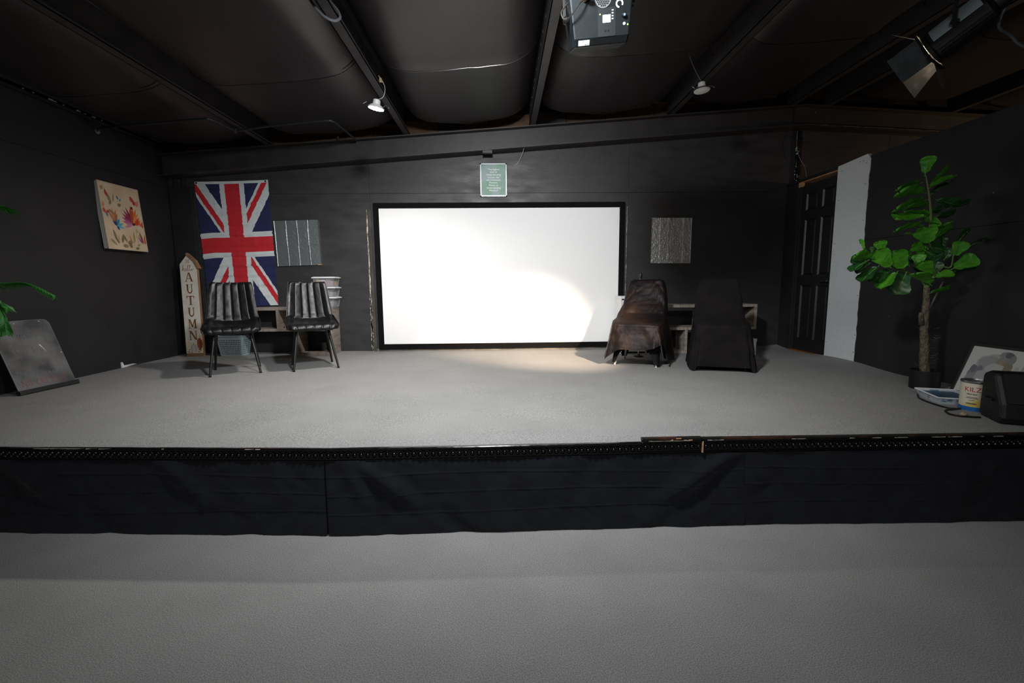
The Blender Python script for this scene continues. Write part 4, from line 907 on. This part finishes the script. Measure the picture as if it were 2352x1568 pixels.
SF = {'N': [[(0, 0), (0, 1), (.6, 0), (.6, 1)]], 'O': [[(.3, 1), (.05, .75), (.05, .25), (.3, 0), (.55, .25), (.55, .75), (.3, 1)]], 'C': [[(.55, .85), (.3, 1), (.05, .6), (.1, .15), (.35, 0), (.55, .15)]], 'R': [[(0, 0), (0, 1), (.4, .95), (.45, .65), (0, .5), (.5, 0)]], 'E': [[(.5, 1), (0, 1), (0, 0), (.5, 0)], [(0, .5), (.4, .5)]],
      'D': [[(0, 0), (0, 1), (.35, .9), (.5, .5), (.35, .1), (0, 0)]], 'I': [[(.2, 0), (.2, 1)]], 'T': [[(0, 1), (.6, 1)], [(.3, 1), (.3, 0)]], 'P': [[(0, 0), (0, 1), (.45, .9), (.45, .6), (0, .5)]], 'l': [[(.15, 1), (.15, 0)]], 'a': [[(.45, .45), (.1, .5), (.05, .1), (.3, 0), (.45, .4), (.48, 0)]], 'y': [[(0, .5), (.2, .05)], [(.45, .5), (.1, -.4)]],
      'o': [[(.25, .5), (.05, .25), (.25, 0), (.45, .25), (.25, .5)]], 'm': [[(0, 0), (0, .5), (.2, .45), (.22, 0)], [(.22, .4), (.4, .48), (.45, 0)]], 'i': [[(.1, 0), (.1, .5)], [(.1, .7), (.1, .72)]], 's': [[(.4, .45), (.1, .5), (.1, .3), (.4, .2), (.3, 0), (.05, .05)]], 'c': [[(.4, .4), (.2, .5), (.05, .2), (.2, 0), (.4, .08)]], 'u': [[(0, .5), (.05, .05), (.3, .05), (.4, .5), (.42, 0)]], 'n': [[(0, 0), (0, .5)], [(0, .4), (.25, .5), (.35, .3), (.38, 0)]], 't': [[(.2, .9), (.2, .05), (.35, 0)], [(0, .6), (.4, .6)]], ' ': []}
def chalk(txt, x, y, h, m, sp=.72, slope=0.0):
    mb = MB()
    for ch in txt:
        for pl in SF[ch]: mb.tube([(x + a * h * .9, y + b * h + slope * (x + a * h), .0008) for a, b in pl], .0016, 4)
        x += h * (sp if ch != ' ' else .5)
    mb.build('chalk_writing', m, t, kind='stuff')
CB = mat('chalk_blue', '#77809a', .95); CP = mat('chalk_pink', '#8a6670', .95); CW = mat('chalk_white', '#83858a', .95); CRD = mat('chalk_red', '#b0506a', .95)
chalk('P', .06, .50, .075, CB); chalk('lay', .12, .475, .055, CB); chalk('Room', .23, .46, .06, CW, .85); chalk('Only', .10, .33, .07, CP, .85); chalk('No Discounts', .05, .135, .045, CW, .72); chalk('NO CREDIT', .045, .062, .05, CRD, .8)
MB().prism([(.285, .395), (.297, .398), (.318, .34), (.322, .325), (.303, .365)], 0, .002, 'z').build('torn_patch', mat('torn_white', '#cfd0d0', .9), t)
for a, b in ((.17, .59), (.365, .595), (.43, .3)): MB().box(a, a + .008, b, b + .006, 0, .003).build('chip', WHITEP, t)

# ------------------------------------------------------------------ things on the right of the stage
p0 = Vector((3.445, 3.36, ST)); exv = Vector((.02, -1, 0)).normalized(); lean = radians(21); eu = Vector((sin(lean), 0, cos(lean)))
Mx = frame(p0, exv, eu)
t = thing('framed_watercolor', 'framed grey watercolour print leaning on the partition behind the paint can', 'picture', M=Mx)
pw, ph = .56, .40; FRM = mat('dark_wood_frame', '#2a2522', .5)
for a in ((0, pw, 0, .02), (0, pw, ph - .02, ph), (0, .02, .02, ph - .02), (pw - .02, pw, .02, ph - .02)): MB().box(a[0], a[1], a[2], a[3], -.015, .008).build('frame_bar', FRM, t, bevel=.002)
MB().box(.015, pw - .015, .015, ph - .015, -.012, 0).build('paper', mat('water_paper', '#c9cac6', .5), t)
mb = MB(); rr = random.Random(9); li = [0]
def blot(cx, cy, rx, ry, c):
    li[0] += 1; n = 18; mb.add([(cx + rx * cos(2 * pi * i / n) * (1 + .18 * nz((cos(i * .35) * 2, sin(i * .35) * 2, cx * 50), 1.3)), cy + ry * sin(2 * pi * i / n) * (1 + .2 * nz((cos(i * .35) * 2, sin(i * .35) * 2, cy * 50), 1.3)), .0002 + li[0] * .00003) for i in range(n)], [list(range(n))], 0, rgb(c))
for cx, cy, rx, ry, c in ((.20, .25, .11, .085, '#a9a9a8'), (.17, .26, .07, .06, '#9a9a9a'), (.26, .27, .06, .055, '#958d80'), (.29, .24, .035, .05, '#8a7f6a'), (.22, .22, .06, .05, '#b4b4b2'), (.105, .17, .05, .06, '#7f7d84'), (.10, .13, .045, .05, '#8c8a90'), (.085, .21, .02, .03, '#6f6d76'), (.13, .21, .016, .03, '#77757c'), (.16, .16, .05, .05, '#a7a5a8'), (.26, .335, .05, .028, '#8f8f92'), (.275, .34, .028, .022, '#66656c'), (.305, .31, .02, .035, '#8a888a'), (.35, .22, .02, .05, '#b8b7b4'), (.39, .24, .012, .05, '#a9a8a6')): blot(cx, cy, rx, ry, c)
mb.build('watercolour_wash', attr_mat('wash_paint', .6), t)
# paint tray
tp = [onz(2107, 897, .535), onz(2166, 922, .535), onz(2234, 919, .535), onz(2190, 895, .535)]
tc_ = sum(tp, Vector()) / 4; ta = (tp[1] - tp[0]); ang = math.atan2(ta.y, ta.x)
t = thing('paint_tray', 'white plastic paint tray full of dark blue paint on the stage carpet', 'paint tray', (tc_.x, tc_.y, ST), ang)
tl, tw = .155, .115
def trayf(u, v):
    k = int(u * 4) % 4; f = u * 4 - int(u * 4); s = lerp(.86, 1.0, v); c = [(-tl, -tw), (tl, -tw), (tl, tw), (-tl, tw), (-tl, -tw)]; a, b = c[k], c[k + 1]
    return (lerp(a[0], b[0], f) * s, lerp(a[1], b[1], f) * s, lerp(.002, .045, v))
WB = mat('paint_smeared_white', '#c6d0d6', .45, col2='#4f7fa5', scale=16, lo=.55, hi=.62)
MB().grid(trayf, 24, 4, True).box(-tl * .86, tl * .86, -tw * .86, tw * .86, 0, .004).build('tray_body', WB, t)
MB().tube([(-tl, -tw, .046), (tl, -tw, .046), (tl, tw, .046), (-tl, tw, .046), (-tl, -tw, .046)], .006, 6).build('tray_rim', WHITEP, t, smooth=True)
MB().prism([(-tl * .95, -tw * .95), (tl * .95, -tw * .95), (tl * .95, tw * .95), (-tl * .95, tw * .95)], .03, .036, 'z').build('blue_paint', mat('wet_blue_paint', '#1d4562', .3, col2='#173a55', scale=9, bump=.3, bscale=90), t)
# paint can
pc_ = Vector((3.125, 2.868, ST))
t = thing('paint_can', 'gallon paint can with a white and yellow label and blue band beside the tray', 'paint can', pc_, radians(-62))
MB().lathe([(.082, 0), (.082, .028)], 32).build('blue_band', mat('can_blue', '#1c63a8', .4), t, smooth=True)
MB().lathe([(.0815, .028), (.0815, .182)], 32).build('label', mat('can_label', '#ddd8c2', .45, col2='#d8bf62', scale=5, lo=.5, hi=.6, detail=1), t, smooth=True)
MB().lathe([(.083, .182), (.0845, .188), (.083, .194), (.07, .194), (.068, .187), (.001, .187)], 32).build('can_rim', mat('tin', '#8b8d8e', .35, metal=.9), t, smooth=True)
def wrap_text(name, body, size, z, m, r=.0822):
    o = text_mesh(name, body, size, m, t, RX); 
    for v in o.data.vertices:
        a = v.co.x / r - pi / 2; rr_ = r - v.co.y * .5; v.co = Vector((rr_ * cos(a), rr_ * sin(a), z + v.co.z))
wrap_text('label_lettering', 'KILZ', .042, .128, mat('label_red', '#b3202c', .5)); wrap_text('label_lettering', 'PRIMER', .016, .105, mat('label_dark', '#2a2f3a', .5))
for z, w__ in ((.09, .05), (.083, .06), (.07, .03), (.05, .05), (.045, .055)):
    MB().grid(lambda u, v: (.0823 * cos(-pi / 2 + (u - .5) * w__ / .082), .0823 * sin(-pi / 2 + (u - .5) * w__ / .082), z + v * .003), 8, 1).build('label_print', mat('label_dark', '#2a2f3a', .5), t)
# stage monitor
t = thing('stage_monitor', 'black wedge floor monitor speaker at the stage edge', 'speaker', (3.165, 2.572, ST), radians(-25))
prof = [(-.115, 0), (.115, 0), (.125, .04), (.12, .27), (.06, .295), (-.02, .295), (-.12, .12), (-.13, .04)]
MB().prism([(y, z) for y, z in prof], -.2, .2, 'x').build('cabinet', mat('speaker_black', '#0c0c0d', .5, bump=.2, bscale=160), t, bevel=.022)
MB().prism([(-.028, .285), (-.118, .125), (-.126, .13), (-.036, .292)], -.17, .17, 'x').build('grille', mat('grille_black', '#161617', .6, bump=.6, bscale=300), t)
MB().prism([(-.05, .10), (.06, .10), (.06, .17), (-.02, .17)], -.204, -.1995, 'x').build('handle_recess', MATS['speaker_black'], t)
MB().tube([(-.205, -.04, .13), (-.215, 0.01, .132), (-.205, .055, .13)], .008, 8).build('handle_bar', BLKPL, t, smooth=True)
# cable, wad, tape
cb = [(2108, 905), (2112, 914), (2140, 926), (2180, 937), (2206, 938), (2190, 940), (2172, 942), (2180, 950), (2205, 955), (2230, 957), (2252, 958)]
MB().tube(smooth_pts([onz(x, y, ST + .006) for x, y in cb], 6), .006, 7).build('cable', BLKPL, smooth=True, label='black cable curling from under the paint tray to the speaker', cat='cable')
mb = MB().ball((0, 0, .014), .019, 12, 8, (1.25, 1, .75))
for i, v in enumerate(mb.v): mb.v[i] = v + Vector((nz(v, 90, 1), nz(v, 90, 2), .4 * nz(v, 90, 3))) * .007
o = mb.build('paper_wad', mat('tan_wad', '#8a7866', .9, col2='#a08d78', scale=60), label='small crumpled tan wad lying on the black cable', cat='wad'); o.location = onz(2213, 956, ST)
o = MB().grid(lambda u, v: (u * .06, v * .03, .004 + .006 * sin(u * 7) ** 2), 8, 3).build('tape_scrap', mat('blue_tape', '#1f5f9e', .6), label='scrap of blue tape beside the black plant pot', cat='tape'); o.location = onz(2142, 893, ST)
o = MB().prism([(0, 0), (.2, .01), (.16, .022), (.03, .02), (.012, .06), (0, .06)], 0, .012, 'x').build('trim_scrap', WHITEP, label='white scrap of trim at the foot of the left wall', cat='scrap'); o.location = (XL + .012, 4.88, ST + .002)

# ------------------------------------------------------------------ ceiling equipment
def can_light(label, loc, tilt, lit):
    t = thing('can_light', label, 'light', loc, 0, 'recessed can lights dangling from the roof'); t.rotation_euler = tilt
    GW = mat('galvanised_white', '#b9bcbb', .45)
    MB().lathe([(.066, 0), (.07, .004), (.05, .026), (.033, .034), (.03, .07), (.022, .075), (.001, .076)], 28).build('housing', GW, t, smooth=True)
    MB().lathe([(.086 if not lit else .07, .004), (.088 if not lit else .072, .008), (.06, .014)], 28).build('trim_ring', BLKPL if not lit else GW, t, smooth=True)
    MB().lathe([(.064, -.002), (.045, -.006), (.001, -.008)], 28).build('diffuser', mat('lamp_glow', (1, .95, .86), .5, emit=60, ecol=(1, .93, .82)) if lit else mat('lamp_off', '#d6dad6', .4), t, smooth=True)
    for s in (-1, 1): MB().tube([(s * .055, 0, .02), (s * .085, 0, .045), (s * .115, 0, .022)], .0022, 5).build('spring_clip', CHROME, t)
    return t
LC = Vector((-1.065, 4.22, 2.87)); UC = Vector((1.815, 4.28, 3.04))
can_light('lit white can light hanging below the purlin beside the conduit', LC, (radians(4), radians(11), 0), True)
can_light('unlit white can light with a black ring hanging near the ridge', UC, (radians(-3), radians(-4), 0), False)
lamp('can_light_beam', 'SPOT', LC + Vector((0, 0, -.03)), 175, (1.0, .96, .90), target=LC + Vector((-.39, .14, -2)), spot_size=radians(160), spot_blend=.8, shadow_soft_size=.075)
def wire(name, label, pts, r, m, k=6): MB().tube(smooth_pts(pts, k), r, 6).build(name, m, smooth=True, label=label, cat='wire')
wire('lamp_wire', 'thin pale wire feeding the lit can light', [LC + Vector((.0, 0, .072)), LC + Vector((.06, 0, .09)), LC + Vector((.085, .0, .15)), LC + Vector((.07, .02, .215)), LC + Vector((.03, .02, zb(-1.06) - LC.z + .03))], .003, mat('pale_wire', '#8e8f90', .5))
wire('lamp_wire', 'thin dark wire feeding the unlit can light', [UC + Vector((0, 0, .074)), UC + Vector((-.03, .0, .11)), UC + Vector((-.07, .02, .2)), UC + Vector((-.12, .05, .36)), UC + Vector((-.15, .05, zb(1.7) + .25 - UC.z))], .003, mat('dark_wire', '#3c3b3b', .5))
mb = MB()
for i in range(5): mb.tube([LC + Vector((.035 + .008 * i, .02, .225)), LC + Vector((.05 + .012 * cos(i), .01, .235 + .018 * sin(i * 2))), LC + Vector((.045, .0, .25))], .0035, 5)
mb.build('wire_splice', mat('gold_wire', '#a08a58', .5), label='knotted wire splice on the purlin above the lit can light', cat='wire')
# conduits
PIPE = mat('black_conduit', '#262627', .35, spec=.6)
c1p = [Vector((XL + .01, 4.93, 2.915)), onz(240, 293, 2.92), onz(360, 282, 2.925), onz(455, 274, 2.93), onz(485, 274, 2.935), onz(515, 287, 2.955), onz(541, 301, 2.97)]
t = thing('conduit_pipe', 'bent black conduit pipe from the left wall to the first purlin', 'pipe')
MB().tube(smooth_pts(c1p, 6), .0105, 10).build('pipe', PIPE, t, smooth=True)
MB().lathe([(.02, -.02), (.02, .02)], 12, Matrix.Translation(c1p[-1])).build('coupling', PIPE, t)
MB().lathe([(.03, -.012), (.03, .004)], 12, Matrix.Translation(c1p[0]) @ Matrix.Rotation(pi / 2, 4, 'Y')).build('wall_flange', mat('chipped_flange', '#8f9294', .5, col2='#262627', scale=40), t)
c2p = [c1p[-1] + Vector((.01, 0, 0)), onz(600, 292, 2.985), onz(700, 281, 3.01), onz(748, 277, 3.02), onz(768, 280, 3.025), onz(790, 298, 3.045), ony(818, 321, 5.69)]
t = thing('conduit_pipe', 'bent black conduit pipe from the first purlin to the rafter', 'pipe')
MB().tube(smooth_pts(c2p, 6), .0105, 10).build('pipe', PIPE, t, smooth=True)
MB().lathe([(.016, -.02), (.016, .02)], 10, Matrix.Translation(ony(776, 318, 5.68))).build('clamp', PIPE, t)
wire('flex_conduit', 'grey flexible conduit loop hanging from the purlin', [ony(700, -20, 3.2), ony(722, 14, 3.2), ony(745, 38, 3.2), ony(768, 48, 3.22), ony(781, 41, 3.25), ony(776, 25, 3.3), ony(762, 8, 3.32), ony(752, -8, 3.32)], .009, mat('grey_flex', '#4d5054', .5), 8)
wire('loose_wire', 'thin loose wire dangling beside the plastic wrapped post', [(3.69, 5.84, 3.19), (3.68, 5.82, 3.0), (3.73, 5.82, 2.86), (3.80, 5.82, 2.75), (3.83, 5.80, 2.57)], .003, mat('pale_wire', '#8e8f90', .5))
wire('loose_wire', 'short pale wire hanging from the rafter above the framed quote', [(.30, 5.76, zr(.3) - .0), (.285, 5.80, 2.93), (.24, 5.87, 2.84), (.19, 5.876, 2.80)], .0025, mat('white_wire', '#c9cccd', .5))
# haze machine on a yoke
ho = ony(1382, 33, 2.6)
Mh = frame(ho, CAMX - CAMY * .1, -CAMY) @ Matrix.Rotation(radians(26), 4, 'X')
t = thing('haze_machine', 'black haze machine with a round grille and small lit display hung from the roof', 'haze machine', M=Mh)
HZ = mat('haze_black', '#0a0f12', .42, col2='#12191d', scale=9, detail=6, bump=.05, lo=.4, hi=.7)
HZ2 = mat('haze_panel', '#13191e', .5)
sec = lambda y, z, w_: [(-w_, y, z), (w_, y, z)]
hp = sec(.16, 0, .178) + sec(-.10, 0, .150) + sec(-.138, -.022, .146) + sec(-.138, -.22, .146) + sec(.16, -.24, .178)
MB().add(hp, [(0, 2, 3, 1), (2, 4, 5, 3), (4, 6, 7, 5), (6, 8, 9, 7), (8, 0, 1, 9), (0, 8, 6, 4, 2), (1, 3, 5, 7, 9)]).build('housing', HZ, t, bevel=.010)
MB().box(-.02, .075, -.10, .028, 0, .0015).build('control_panel', HZ2, t)
MB().box(.005, .046, -.038, -.004, 0, .003).build('display', mat('display_glow', (.9, .95, 1), .4, emit=1.6, ecol=(.9, .95, 1)), t)
gr = MB(); gr.lathe([(.044, 0), (.044, .003), (.041, .003), (.041, 0)], 28, Matrix.Translation((.008, .07, 0))); gr.build('grille_rim', mat('grille_grey', '#7f868a', .4, metal=.6), t)
gh = MB().lathe([(.041, 0), (.041, .0015)], 28, Matrix.Translation((.008, .07, 0))).build('grille_plate', mat('grille_grey', '#7f868a', .4, metal=.6), t)
hole = MB().lathe([(.0042, 0), (.0042, .0006)], 6).mesh('grille_hole', BLKPL)
for i in range(-4, 5):
    for j in range(-4, 5):
        x, y = i * .0095 + (.00475 if j % 2 else 0), j * .0083
        if x * x + y * y < .037 ** 2: o = link('grille_hole', hole, gh); o.location = (.008 + x, .07 + y, .0014)
MB().prism(arc(0, 0, .016, .0075, -30, 265, 20), 0, .002, 'z', M=Matrix.Translation((.094, .04, 0))).build('dial_ring', WHITEP, t)
MB().lathe([(.012, 0), (.010, .014), (.001, .015)], 18, Matrix.Translation((.118, -.012, 0))).build('knob', BLKPL, t, smooth=True)
MB().lathe([(.006, .015), (.001, .0155)], 12, Matrix.Translation((.118, -.012, 0))).build('knob_cap', mat('blue_grey_cap', '#6f8a98', .4), t)
for k in range(4): MB().box(.053, .062, .012 - k * .0125, .017 - k * .0125, 0, .002).build('button', WHITEP, t)
for x, y, r in ((-.009, .0, .0035), (.139, -.055, .004)): MB().lathe([(r, 0), (r * .6, .002), (.0001, .0025)], 10, Matrix.Translation((x, y, .0012))).build('status_light', mat('green_led', (.35, .9, .1), .4, emit=2.5, ecol=(.4, 1, .1)), t)
MB().lathe([(.007, 0), (.007, .003), (.003, .003)], 12, Matrix.Translation((.12, -.05, 0))).build('switch', WHITEP, t)
for x in (.02, .036): MB().lathe([(.0055, .001), (.0055, .002)], 10, Matrix.Translation((x, -.075, 0))).build('socket', BLKPL, t)
ch = Matrix.Translation((0, -.119, -.0105)) @ Matrix.Rotation(radians(30), 4, 'X')
MB().box(-.125, -.065, -.013, .013, .0, .0012, M=ch).build('sticker', mat('sticker_white', '#d7dcdc', .5, col2='#7e8688', scale=90, lo=.6, hi=.66), t)
MB().tube([(-.09, .07, .0), (-.08, .078, .03), (-.065, .085, .04)], [.012, .012, .009], 10).build('plug', mat('plug_clear', '#b99a80', .3, metal=.5), t, smooth=True)
MB().tube(smooth_pts([(-.09, .07, .02), (-.13, .045, .04), (-.17, .0, .03), (-.2, -.01, .01), (-.21, .03, -.02), (-.17, .07, -.04)], 6), .004, 6).build('power_cord', BLKPL, t, smooth=True)
for s, y in ((-1, .0), (1, .05)):
    kn = MB().lathe([(.02, 0), (.024, .012), (.016, .026)], 10, Matrix.Translation((s * .165, y, -.08)) @ Matrix.Rotation(s * pi / 2, 4, 'Y')).build('yoke_knob', BLKPL, t, smooth=True)
Yk = Mh.inverted()
top_ = Vector((.405, ho.y + .14, zb(.4) + .004)); L_, R_ = Mh @ Vector((-.186, .0, -.08)), Mh @ Vector((.186, .05, -.08))
tl_, tr_ = Vector((L_.x, top_.y, 3.10)), Vector((R_.x, top_.y, 3.10))
MB().tube([Yk @ p for p in (L_, tl_, tr_, R_)], .012, 4).build('yoke', BLKMET, t)
MB().tube([Yk @ Vector((top_.x, top_.y, 3.10)), Yk @ top_], .012, 8).build('hanging_bolt', BLKMET, t)
# theatre spotlight
fp_ = ony(2195, 72, 2.35); tgt = Vector((.28, 5.66, .48)); ax = (tgt - fp_).normalized(); sidev = ax.cross(Vector((0, 0, 1))).normalized(); upv = sidev.cross(ax)
Mf = Matrix(((sidev.x, ax.x, upv.x, fp_.x), (sidev.y, ax.y, upv.y, fp_.y), (sidev.z, ax.z, upv.z, fp_.z), (0, 0, 0, 1)))
t = thing('theatre_spotlight', 'black and silver theatre spotlight with lit barn doors hung at the stage right', 'spotlight', M=Mf)
RY = Matrix.Rotation(-pi / 2, 4, 'X')                                   # lathe axis -> local +y
SLV = mat('brushed_silver', '#a9b4b8', .35, metal=.5)
mb = MB(); n = 28
prof2 = [(.055, -.15), (.078, -.13), (.078, .08), (.07, .095)]
mb.lathe(prof2, 28, RY).build('housing', BLKMET, t, smooth=True)
dc = Mf.inverted().to_3x3() @ (CAM - fp_); roll = math.atan2(dc.x, dc.z); sg = 1 if roll > 0 else -1
for k in range(9):
    a = roll + sg * radians(-8 + k * 13); MB().box(-.002, .002, -.125, .075, .074, .086, M=Matrix.Rotation(a, 4, 'Y')).build('cooling_fin', BLKMET, t)
pl0 = roll - sg * radians(75)
MB().grid(lambda u, v: (.0805 * sin(pl0 + sg * radians(58) * u), lerp(-.12, .07, v), .0805 * cos(pl0 + sg * radians(58) * u)), 8, 1).build('silver_plate', SLV, t, smooth=True)
MB().lathe([(.05, -.15), (.045, -.2), (.03, -.21)], 20, RY).build('rear_cap', BLKMET, t, smooth=True)
MB().lathe([(.083, .09), (.083, .104), (.07, .104), (.07, .09)], 28, RY).build('front_ring', BLKMET, t)
MB().lathe([(.068, .085), (.04, .097), (.001, .101)], 24, RY).build('lens', mat('warm_lens', (1, .72, .45), .3, emit=160, ecol=(1, .70, .42)), t, smooth=True)
MB().box(-.088, .088, .106, .116, -.088, -.078).box(-.088, .088, .106, .116, .078, .088).box(-.088, -.078, .106, .116, -.088, .088).box(.078, .088, .106, .116, -.088, .088).build('colour_frame', BLKMET, t)
BD = mat('barn_door_black', '#171a1d', .55, col2='#3a4046', scale=16, detail=6, lo=.5, hi=.75)
for k, (op, ln, w0, w1) in enumerate(((4, .125, .07, .07), (75, .12, .06, .03), (24, .17, .08, .13), (60, .12, .06, .04))):
    Mk = Matrix.Rotation(roll - sg * radians(12) + sg * k * pi / 2, 4, 'Y') @ Matrix.Translation((0, .116, .08)) @ Matrix.Rotation(radians(op), 4, 'X')
    MB().prism([(-w0, 0), (w0, 0), (w1, ln), (-w1, ln)], 0, .002, 'z', M=Mk).build('barn_door', BD, t)
for s in (-1, 1):
    MB().lathe([(.012, 0), (.02, .006), (.014, .02)], 8, Matrix.Translation((s * .08, -.02, 0)) @ Matrix.Rotation(s * pi / 2, 4, 'Y')).build('yoke_knob', BLKPL, t)
If = Mf.inverted(); ytop = fp_ + Vector((0, 0, .30)); hgt = zb(fp_.x) 
arm = [Mf @ Vector((-.09, -.02, 0)), Mf @ Vector((-.09, -.02, 0)) + Vector((0, 0, .24)), Mf @ Vector((.09, -.02, 0)) + Vector((0, 0, .24)), Mf @ Vector((.09, -.02, 0))]
MB().tube([If @ p for p in arm], .013, 4).build('yoke', BLKMET, t)
mid = (arm[1] + arm[2]) / 2
MB().tube([If @ mid, If @ Vector((mid.x, mid.y, 3.19))], .012, 8).build('hanging_bolt', BLKMET, t)
MB().tube([(PX[3] - .03, mid.y, 3.20), (PX[4] + .03, mid.y, 3.20)], .024, 12).build('lighting_bar', BLKMET, smooth=True, label='black pipe lighting bar carrying the theatre spotlight', cat='pipe')
bars = [(PX[3], zb(PX[3])), (PX[4], zb(PX[4]))]
for x, z in bars: MB().tube([(x, mid.y, 3.2), (x, mid.y, z + .004)], .008, 8).build('bar_hanger', BLKMET, label='steel drop rod holding the lighting bar under ' + ('the ridge purlin' if x > 3 else 'the purlin near the unlit can light'), cat='rod', group='drop rods of the lighting bar')
wire('spotlight_cord', 'black cord trailing from the theatre spotlight', [Mf @ Vector((0, -.2, .02)), Mf @ Vector((.03, -.26, .05)), ony(2295, 50, 2.25), ony(2320, 80, 2.3), ony(2370, 110, 2.3), (2.95, 2.3, 2.47), (3.3, 2.32, 2.5), (3.615, 2.34, 2.57)], .006, mat('grey_cord', '#4a4f53', .5))
lamp('spotlight_beam', 'SPOT', fp_ + ax * .125, 2100, (1.0, .76, .54), target=tgt, spot_size=radians(30), spot_blend=1.0, shadow_soft_size=.05)
